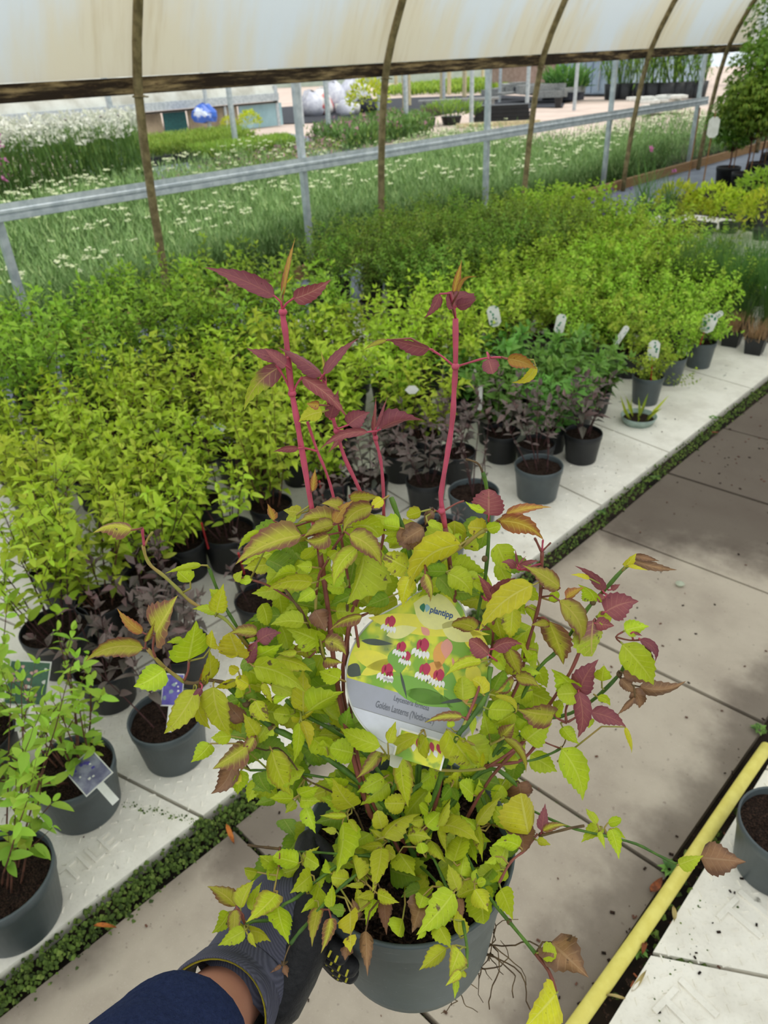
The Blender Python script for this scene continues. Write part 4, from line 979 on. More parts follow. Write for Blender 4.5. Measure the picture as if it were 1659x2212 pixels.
# fallen leaves and litter
def fallen(px, py, L, W, col, label, i, z=.012):
    p = G(px, py, z); mb = MB(); rr = random.Random(i); ts = [0, .15, .35, .55, .8, 1]; vs = []; a = rr.uniform(0, 6.28)
    for t in ts:
        w_ = W*(t**.6)*((1-t)**.8)*1.1; z_ = .004+.008*math.sin(t*3.1+i)
        for s in (-1, 0, 1): x, y = t*L-L/2, s*w_; vs.append((x*math.cos(a)-y*math.sin(a), x*math.sin(a)+y*math.cos(a), z_+abs(s)*.006))
    fs = []
    for k in range(5): b = k*3; fs += [(b, b+1, b+4, b+3), (b+1, b+2, b+5, b+4)]
    mb.add(vs, fs); tag(mb.build('fallen_leaf', col, smooth=True, loc=(p.x, p.y, p.z-.005)), label, 'fallen leaf')
orange = simple('orange_dry_leaf', (206, 126, 56), .7, .3, 0, (150, 86, 40), 60, .1); brown = simple('brown_dry_leaf', (150, 84, 50), .7, .3, 0, (104, 60, 40), 60, .1); strawl = simple('straw_dry_leaf', (200, 180, 120), .7)
fallen(228, 2003, .045, .012, orange, 'orange curled leaf on the moss strip at lower left', 1)
fallen(498, 1803, .05, .014, orange, 'orange and brown leaf at the corner of the white tile', 2)
fallen(1418, 1912, .05, .022, brown, 'rust coloured curled leaf beside the yellow pipe', 3)
fallen(1380, 2120, .05, .01, strawl, 'pale narrow leaf between pipe and tiles', 4)
fallen(1330, 2155, .04, .008, strawl, 'straw coloured stalk in the debris by the pipe', 5)
fallen(1390, 2050, .035, .012, brown, 'brown leaf tucked under the pipe edge', 6)
fallen(1455, 1975, .04, .012, strawl, 'pale leaf on the pipe side of the white tile', 7)
fallen(1545, 935, .06, .02, brown, 'brown leaf on the damp far paving', 8)
mb = MB(); mb.lathe([(0, .0), (.012, .002), (.016, .008), (.006, .014), (0, .015)], 9); p = G(1468, 1265); tag(mb.build('white_petal', M['white_flower'], loc=(p.x, p.y, .002)), 'small white petal lying on the paving', 'petal')
mb = MB(); rr = random.Random(77)
for _ in range(1500):
    t = rr.random(); side = rr.random()
    if side < .55: x, y = rr.gauss(-.205, .035), rr.uniform(-.3, 2.0)
    elif side < .8: x, y = rr.uniform(-1.1, .1), rr.uniform(2.9, 4.4)
    else: x, y = rr.uniform(-1.9, 0), rr.uniform(-.3, 3.6)
    s = rr.uniform(.001, .006)*(1 if side < .8 else .8)
    mb.box((x, y, .010 if (x < XE or x > -.15) else .002), (s*1.8, s, s*.5), rr.uniform(0, 3), 0 if side < .55 or rr.random() < .5 else 1)
for _ in range(70):
    x, y = rr.gauss(-.19, .02), rr.uniform(-.1, 1.3); s = rr.uniform(.003, .008); mb.box((x, y, .004), (s*1.8, s*.6, .002), rr.uniform(0, 3), 2)
tag(mb.build('litter', [M['soil'], M['stem_brown'], brown]), 'crumbs of compost, bark and dead leaf bits on paving and tiles', 'debris', kind='stuff')
# ================================================================ THE HELD PLANT
FH = V((-0.71132626, 0.70286197, 0)); RT = V((0.70286197, 0.71132626, 0)); UZ = V((0, 0, 1))
PC = V((-.32486, .33124, .91444)); PR, PRB, PH = .11, .086, .178      # pot rim centre, radii, height
PW = PC.dot(FH)
LABC = (903, 1462)
def plane_t(px, py, off=0.0):
    r = ray(px, py)
    # plane through the plant's axis, leaning a little away from the viewer, and the level just over the rim
    n = FH - UZ*.20; k = n.dot(PC) - n.dot(CAM); t1 = k/n.dot(r)
    t2 = (PC.z+.028-CAM.z)/r.z if r.z < 0 else 1e9
    t = min(t1, t2); return r, t - off/r.length
_lr, _lt = plane_t(*LABC, .012); LO = CAM+_lr*_lt; LN = (CAM-LO).normalized()
_y0 = (V((0, 0, 1)) - LN*LN.z); _x0 = V((0, 0, 1)).cross(LN).normalized(); _y0 = LN.cross(_x0)
_la = math.radians(-17); LX = _x0*math.cos(_la)+_y0*math.sin(_la); LY = LN.cross(LX)
LPX = (LO-CAM).length/ray(*LABC).length                                # metres per photo pixel there
def hp(px, py, off=0.0, stem=False):
    """point of the plant seen at this place; off = metres nearer than the plant's middle"""
    r, t = plane_t(px, py, off)
    if (px-LABC[0])**2+(py-LABC[1]+8)**2 < 182**2 and off > -.02:
        tl_ = (LO-CAM).dot(LN)/r.dot(LN) - (.010+max(0, off)*.6)/r.length
        t = max(t, (LO-CAM).dot(LN)/r.dot(LN)+.012/r.length) if (stem and off < .016) else min(t, tl_)
    return CAM + r*t
def ppx(p): return (p-CAM).length/ray(IW/2, IH/2).length
hero = empty('potted_plant', tuple(PC-V((0, 0, PH))), 0, 'big golden and bronze leaved shrub with tall red stems held up in a grey pot', 'plant')
HL = -hero.location
def toH(mb): mb.v = [(v[0]+HL[0], v[1]+HL[1], v[2]+HL[2]) for v in mb.v]; return mb
def hb(mb, name, mats, smooth=True, label=None, kind=None, parent=hero):
    return tag(toH(mb).build(name, mats, parent, smooth), label, kind=kind)
mb = MB(); mb.lathe([(0, 0), (PRB-.004, 0), (PRB, .003), (PRB+.004, .02), (.1015, .138), (.104, .140), (.1055, .144), (.1085, .172), (.1095, .1735), (PR, .176), (.1095, PH), (.1075, PH+.0006), (.1055, PH-.001), (.103, PH-.03), (.0985, .12)], 72)
def m_heropot():
    m, t, o = nodes('scuffed_grey_plastic'); v = gpos(t)
    n = noise(t, 14, 4, .6, vec=v); s = noise(t, 40, 5, .75, vec=v, stretch=(1, 1, 5)); f = noise(t, 160, 3, .7, vec=v)
    c = mix(t, ss(t, n, .3, .7), lin((90, 101, 102)), lin((74, 84, 86)))
    c = mix(t, mth(t, 'MULTIPLY', ss(t, s, .56, .74), .4), c, lin((140, 148, 146)))
    c = mix(t, mth(t, 'MULTIPLY', ss(t, f, .66, .74), .4), c, lin((160, 166, 162)))
    finish(t, o, c, .5, .4, bump=f, bstr=.05, bdist=.001); return m
hp_o = mb.build('pot', m_heropot(), hero, True)
rr = random.Random(5); mb = MB(); n, rings = 36, 9; vs = [(0, 0, .148)]
for i in range(1, rings+1):
    for k in range(n):
        a = 6.2832*k/n; q = .1035*i/rings; vs.append((q*math.cos(a), q*math.sin(a), .148+rr.uniform(-.004, .004)))
fs = [(0, 1+k, 1+(k+1) % n) for k in range(n)]
for i in range(rings-1):
    for k in range(n): a, b = 1+i*n+k, 1+i*n+(k+1) % n; fs.append((a, a+n, b+n, b))
mb.add(vs, fs)
for _ in range(900):
    a = rr.uniform(0, 6.28); q = .1*math.sqrt(rr.random()); s = rr.uniform(.002, .009)
    mb.box((q*math.cos(a), q*math.sin(a), .151), (s*1.8, s*.35, s*.3), rot=Matrix.Rotation(rr.uniform(-.6, .6), 3, 'X') @ Matrix.Rotation(rr.uniform(0, 3), 3, 'Z'))
mb.build('soil', M['soil'], hero)
# roots hanging from the drain holes
mb = MB(); rr = random.Random(8); b0 = PC - V((0, 0, PH)) + RT*.055 - FH*.035
for k in range(26):
    p = b0 + rv(rr, .012); p.z = PC.z-PH+.004; pts = [p]; d = (V((RT.x*.35, RT.y*.35, -.5)) + rv(rr, .45)).normalized()
    for j in range(rr.randint(4, 9)): d = (d+rv(rr, .45)+V((0, 0, -.06))).normalized(); p = p+d*.009; pts.append(p)
    mb.tube(pts, [.0009*(1-.6*i/len(pts)) for i in range(len(pts))], 4)
for k in range(7):
    p = b0 + RT*.03+rv(rr, .006); p.z = PC.z-PH+.03*rr.random(); pts = [p]; d = (RT*.3+UZ*.1 + rv(rr, .2)).normalized()
    for j in range(9): d = (d+rv(rr, .3)+V((0, 0, -.22))).normalized(); p = p+d*.009; pts.append(p)
    mb.tube(pts, .0008, 4)
hb(mb, 'root', M['stem_old'], kind='stuff', label='thin brown roots hanging from the drain holes')

# ---- stems: name material radius(mm) off(mm) points
STEMS = '''
red_stem stem_red 2.7 0 : 610,668 612,690 618,730 628,830 640,900 650,960 672,1090 690,1190 ; rust 690,1190 708,1310 720,1420 745,1560 800,1760
red_stem stem_red 2.5 -4 : 984,688 984,790 981,840 978,900 970,960 955,1050 953,1085 962,1140 ; rust 962,1140 972,1220 985,1320 985,1420 965,1600 935,1760
red_stem stem_red 1.9 -6 : 700,815 703,840 712,875 719,902 727,931 745,990 778,1061 800,1130 ; rust 800,1130 790,1240 755,1340 742,1500 790,1700
red_stem stem_red 1.4 -10 : 664,911 685,973 703,1016 719,1068 735,1150 ; rust 735,1150 760,1300 790,1500
red_stem stem_red 1.6 -8 : 809,944 818,975 824,1006 828,1060 829,1120 ; rust 829,1120 822,1190 775,1290 748,1420 770,1620 800,1740
green_stem stem_green 2.4 2 : 845,1075 862,1120 875,1155 885,1195 892,1240
green_stem stem_green 2.2 -50 : 891,1225 900,1350 905,1500 900,1720
green_stem stem_green 1.9 -8 : 1043,1020 1052,1060 1056,1150 1050,1230 1046,1260 1030,1340 1010,1500
red_stem stem_rust 1.8 2 : 1171,1192 1170,1230 1167,1290 1157,1335 1138,1400 1125,1460 1100,1520
red_stem stem_rust 1.9 4 : 1303,1322 1290,1345 1260,1390 1238,1440 1215,1480 1185,1525 1150,1580 1060,1680
green_stem stem_green 2.0 -2 : 1368,1212 1342,1234 1310,1270 1281,1301 1264,1322 1210,1400 1164,1443 1120,1520 1060,1640
green_stem stem_green 2.0 -4 : 1352,1432 1335,1460 1290,1505 1245,1535 1210,1548 1160,1562 1050,1650
green_stem stem_green 3.2 0 : 488,1474 532,1520 587,1571 630,1592 740,1660 850,1760
green_stem stem_green 2.2 -15 : 618,1512 645,1537 680,1557 723,1580 800,1640 870,1760
brown_stem stem_lime 1.9 3 : 319,1402 336,1422 356,1442 397,1473 ; old 397,1473 420,1476 452,1469 490,1476
pale_stem stem_lime 1.7 2 : 309,1178 315,1203 327,1223 354,1244 385,1273 409,1297 432,1311 467,1328 491,1342 530,1390 600,1480
green_stem stem_green 1.8 -6 : 452,1228 467,1268 487,1312 502,1338 540,1400 600,1500
red_stem stem_rust 1.1 0 : 503,1243 540,1252 580,1265 633,1298 653,1322 670,1360
brown_stem stem_old 1.5 2 : 602,1255 615,1272 631,1294 652,1325 690,1400 730,1480
red_stem stem_rust 1.4 4 : 742,1153 721,1183 705,1216 690,1241 683,1284 ; lime 683,1284 683,1340 700,1420
brown_stem stem_old 1.4 0 : 750,1306 752,1370 755,1440 790,1560
pale_stem stem_lime 2.0 3 : 1088,1118 1052,1143 1035,1152 998,1180 951,1211 ; green 951,1211 930,1250
green_stem stem_green 1.9 -45 : 932,1240 925,1350 915,1500 905,1700
green_stem stem_green 2.7 22 : 1060,1440 1056,1468 1050,1501 1031,1534 1005,1568 988,1591 965,1640 930,1740
red_stem stem_rust 1.5 6 : 1066,1341 1064,1388 1057,1431 1054,1460
red_stem stem_rust 1.5 24 : 1040,1470 1030,1500 1018,1530 1007,1556 ; lime 1007,1556 995,1580 985,1600
red_stem stem_rust 1.4 8 : 1078,1908 1095,1875 1110,1855 1136,1835 1150,1815 1161,1802
brown_stem stem_old 1.5 6 : 1168,1805 1200,1797 1235,1788 1262,1784
green_stem stem_green 1.5 2 : 1090,1720 1168,1760 1220,1783 1255,1794 1313,1807 1374,1823 1421,1847 1464,1868
green_stem stem_green 1.9 6 : 980,1790 1030,1893 1060,1942 1100,1991 1157,2060 ; rust 1157,2060 1186,2099 1201,2146
brown_stem stem_old 1.4 4 : 535,1825 560,1829 607,1834 ; green 607,1834 646,1840 695,1842 800,1850
green_stem stem_green 1.3 -4 : 540,1664 580,1664 619,1668 691,1678 770,1700
brown_stem stem_old 1.0 0 : 540,1610 575,1621 601,1616 630,1645 658,1682 708,1706 760,1740
green_stem stem_green 1.8 18 : 627,2040 643,2018 660,1999 705,1948 750,1905 800,1870
brown_stem stem_old .6 20 : 626,2042 618,2062 611,2085
green_stem stem_green 1.7 8 : 530,1998 550,1990 590,1985 612,1955 641,1939 700,1890 770,1850
brown_stem stem_rust .9 14 : 605,1831 604,1852 602,1874 ; lime 602,1874 597,1900 592,1925
green_stem stem_green 1.6 -6 : 890,1790 915,1830 936,1853 965,1917 975,1940
green_stem stem_green 1.6 22 : 1000,1990 1008,2039 1009,2065 1008,2090
green_stem stem_green 2.6 -12 : 820,1800 825,1770 850,1700 870,1640 900,1560 930,1480
green_stem stem_green 2.2 -10 : 1060,1780 1040,1720 1005,1690 960,1680 900,1700 860,1760
green_stem stem_green 2.6 -14 : 980,1740 1000,1700 1060,1660 1110,1690 1140,1730
red_stem stem_rust 1.8 4 : 1040,1655 1090,1650 1130,1640 1165,1600
pale_stem stem_lime 1.5 26 : 940,1663 1000,1665 1050,1659 ; rust 1050,1659 1095,1630 1110,1618
pale_stem stem_lime 1.4 26 : 1000,1600 1040,1612 1070,1603 1090,1592
red_stem stem_red 1.0 -4 : 983,793 1015,783 1048,774 1080,772 1100,776
red_stem stem_red 1.0 -4 : 983,793 955,770 930,755
red_stem stem_red .9 -4 : 953,1107 935,1101 ; rust 953,1107 985,1088 1003,1082
brown_stem stem_old 1.0 -8 : 1043,1022 1035,1004 1022,996 1006,992
red_stem stem_red 1.1 0 : 632,850 612,812 594,785
red_stem stem_red 1.0 0 : 633,852 640,832 652,815
red_stem stem_red 1.0 -8 : 685,975 668,970 648,967
red_stem stem_rust 1.2 2 : 1171,1195 1160,1172 1155,1162
red_stem stem_rust .9 2 : 1172,1190 1182,1180 1190,1172
red_stem stem_red 1.0 2 : 1171,1192 1172,1175 1173,1166
red_stem stem_red 1.5 3 : 312,1178 309,1160 307,1140
pale_stem stem_lime 1.1 3 : 313,1178 320,1162 330,1149
red_stem stem_rust 1.2 3 : 397,1471 406,1450 408,1428
red_stem stem_rust 1.2 5 : 336,1420 330,1400 334,1372
red_stem stem_rust .9 4 : 1349,1363 1330,1376 1345,1391
red_stem stem_rust .9 4 : 1330,1376 1360,1383 1385,1382
green_stem stem_green 1.5 2 : 1212,1616 1190,1628 1150,1642 1100,1650
red_stem stem_rust .9 2 : 1165,1598 1190,1609 1212,1617
brown_stem stem_old .7 2 : 1212,1616 1218,1608 1222,1598
red_stem stem_rust 1.3 12 : 1224,1560 1222,1535 1232,1510 1250,1492
red_stem stem_rust 1.3 12 : 1226,1560 1240,1552 1252,1544
red_stem stem_rust 1.3 8 : 1224,1562 1205,1552 1197,1543
'''
SMAT = dict(rust='stem_rust', old='stem_old', lime='stem_lime', green='stem_green')
def smooth_path(P, sub=3):
    out = []; n = len(P)
    for i in range(n-1):
        p0, p1, p2, p3 = P[max(0, i-1)], P[i], P[i+1], P[min(n-1, i+2)]
        for k in range(sub):
            t = k/sub; out.append(.5*((2*p1)+(p2-p0)*t+(2*p0-5*p1+4*p2-p3)*t*t+(3*p1-p0-3*p2+p3)*t*t*t))
    out.append(P[-1]); return out
SPTS = []
for ln in STEMS.strip().split('\n'):
    hd, body = ln.split(':'); nm, mt, rad, off = hd.split(); rad = float(rad)/1000; off = float(off)/1000
    segs = body.split(';'); mb = MB(); mats = [M[mt]]; last = None; tot = sum(len(s.split()) for s in segs)
    for si, sg in enumerate(segs):
        tk = sg.split()
        if ',' not in tk[0]: mats.append(M[SMAT[tk[0]]]); tk = tk[1:]
        P = [hp(*map(float, q.split(',')), off if float(q.split(',')[1]) < 1690 or rad < .0016 else off*.4, True) for q in tk]
        for q, p in zip(tk, P): a, b = map(float, q.split(',')); SPTS.append((a, b, p))
        for (q, p), (q2, p2) in zip(zip(tk, P), list(zip(tk, P))[1:]):
            a, b = map(float, q.split(',')); a2, b2 = map(float, q2.split(','))
            for k in (.33, .66): SPTS.append((a+(a2-a)*k, b+(b2-b)*k, p.lerp(p2, k)))
        if si == len(segs)-1 and P[-1].z < PC.z+.12 and tot > 4 and (float(tk[-1].split(',')[1]) > 1600) and abs(float(tk[-1].split(',')[0])-880) < 240:
            b = PC + V((rng.gauss(0, .012), rng.gauss(0, .012), -.035)); P.append(P[-1].lerp(b, .6)+V((0, 0, .004))); P.append(b)
        SP = smooth_path(P)
        mb.tube(SP, [rad*(.9+.12*math.sin(i*1.7)) for i in range(len(SP))], 8, len(mats)-1 if si else 0)
    # node rings on the thicker stems
    hb(mb, nm, mats)
for a, b, r_ in [(611, 674, .0036), (631, 850, .0036), (984, 792, .0034), (954, 1104, .0034), (727, 931, .0028), (811, 946, .0024), (587, 1571, .0042), (532, 1520, .0042), (1047, 1207, .0028), (1281, 1301, .003), (605, 1834, .0022), (1008, 1554, .0026), (1338, 1456, .003), (1100, 1991, .0026), (1168, 1804, .0026)]:
    p = hp(a, b, .002); mb = MB(); mb.tube([p-UZ*.002, p, p+UZ*.002], [r_*.8, r_, r_*.8], 8); hb(mb, 'stem_node', M['stem_red'] if b < 1110 and a > 600 else M['stem_old'])

# ---- leaf materials
def leaf_mat(name, base, edge, vein, e0, e1, spots=0.0, spotc=(96, 58, 66), tipc=None, t0=.3, t1=.6, vstr=.8, trans=.22, wob=.22):
    m, t, o = nodes(name); uv = t.nodes.new('ShaderNodeUVMap'); s = N(t, 'SeparateXYZ'); t.links.new(uv.outputs[0], s.inputs[0])
    u, v = s.outputs[0], s.outputs[1]; au = mth(t, 'ABSOLUTE', u)
    oi = t.nodes.new('ShaderNodeObjectInfo'); rnd = oi.outputs['Random']
    n = noise(t, 55, 4, .6, vec=gpos(t)); nf = noise(t, 300, 3, .7, vec=gpos(t))
    k = mth(t, 'ADD', au, mth(t, 'MULTIPLY', mth(t, 'SUBTRACT', n, .5), wob*4))
    k = mth(t, 'ADD', k, mth(t, 'MULTIPLY', mth(t, 'SUBTRACT', rnd, .5), .45))
    c = mix(t, ss(t, k, e0, e1), lin(base), lin(edge))
    if tipc:
        kv = mth(t, 'ADD', v, mth(t, 'MULTIPLY', mth(t, 'SUBTRACT', n, .5), .5)); c = mix(t, ss(t, kv, t0, t1), c, lin(tipc))
    c = mix(t, mth(t, 'MULTIPLY', ss(t, nf, .35, .75), .3), c, lin(tuple(x*.8 for x in base)))
    c = mix(t, mth(t, 'MULTIPLY', ss(t, noise(t, 26, 2, .5, vec=gpos(t)), .5, .72), .35), c, lin((base[0]*.78, base[1]*.74, base[2]*.9)))
    if spots:
        c = mix(t, mth(t, 'MULTIPLY', ss(t, noise(t, 70, 3, .7, vec=gpos(t)), .69-spots*.12, .74-spots*.1), .85), c, lin(spotc))
    c = mix(t, mth(t, 'MULTIPLY', ss(t, noise(t, 420, 1, .5, vec=gpos(t)), .74, .77), .7), c, lin((90, 70, 40)))
    # midrib and side veins
    mid = mth(t, 'SUBTRACT', 1, ss(t, au, .03, .09))
    w_ = mth(t, 'FRACT', mth(t, 'SUBTRACT', mth(t, 'MULTIPLY', v, 7.5), mth(t, 'MULTIPLY', mth(t, 'POWER', au, .8), 1.5)))
    sv = mth(t, 'SUBTRACT', 1, ss(t, mth(t, 'ABSOLUTE', mth(t, 'SUBTRACT', w_, .5)), .03, .12))
    sv = mth(t, 'MULTIPLY', sv, mth(t, 'MULTIPLY', mth(t, 'SUBTRACT', 1, ss(t, au, .6, .95)), .5))
    ve = mth(t, 'MAXIMUM', mid, sv, clamp=True); c = mix(t, mth(t, 'MULTIPLY', ve, vstr), c, lin(vein))
    h = t.nodes.new('ShaderNodeHueSaturation'); t.links.new(c, h.inputs['Color'])
    t.links.new(mth(t, 'MULTIPLY_ADD', rnd, .36, .78), h.inputs['Value']); t.links.new(mth(t, 'MULTIPLY_ADD', rnd, .02, .49), h.inputs['Hue'])
    bm = mth(t, 'SUBTRACT', mth(t, 'MULTIPLY', n, .5), ve)
    finish(t, o, h.outputs[0], .46, .4, bump=bm, bstr=.35, bdist=.0006, trans=trans); return m
LM = dict(
 g=leaf_mat('lime_leaf', (198, 218, 40), (178, 202, 38), (222, 232, 100), .5, 1.1, .15, vstr=.6),
 d=leaf_mat('shaded_green_leaf', (142, 178, 42), (116, 156, 40), (170, 188, 80), .5, 1.1, .1),  # darker copy of the lime leaf, shade put into its colour
 y=leaf_mat('yellow_leaf', (224, 218, 42), (212, 198, 48), (228, 222, 104), .6, 1.1, .35, (120, 70, 50)),
 e=leaf_mat('purple_edged_leaf', (204, 212, 46), (156, 124, 60), (222, 220, 96), .62, 1.2, .3, (120, 80, 66)),
 s=leaf_mat('spotted_leaf', (212, 216, 44), (192, 190, 46), (222, 220, 100), .5, 1.1, .95, (112, 74, 66)),
 p=leaf_mat('bronze_leaf', (196, 194, 58), (138, 80, 70), (220, 206, 96), .2, .85, .2, vstr=.7),
 o=leaf_mat('orange_bronze_leaf', (204, 160, 62), (168, 92, 66), (220, 190, 90), .3, .9, .2),
 r=leaf_mat('burgundy_leaf', (166, 92, 96), (146, 74, 84), (206, 140, 122), .3, 1.0, .1, vstr=.5),
 q=leaf_mat('half_red_leaf', (160, 102, 102), (142, 84, 90), (214, 180, 120), .3, 1.0, .1, tipc=(186, 200, 50), t0=.28, t1=.55, vstr=.65),
 b=leaf_mat('dead_leaf', (158, 116, 82), (118, 84, 62), (184, 148, 112), .3, 1.0, .6, (88, 62, 48), vstr=.5, trans=.12, wob=.4))
LNAME = dict(g='leaf', d='leaf', y='yellow_leaf', e='leaf', s='leaf', p='bronze_leaf', o='bronze_leaf', r='burgundy_leaf', q='burgundy_leaf', b='withered_leaf')
LLAB = dict(y='yellowing leaf', p='bronze edged leaf', o='orange bronze leaf', r='burgundy red leaf', q='leaf turning from purple to lime', b='withered brown leaf', s='lime leaf with brown spots', e='lime leaf with purplish edge')
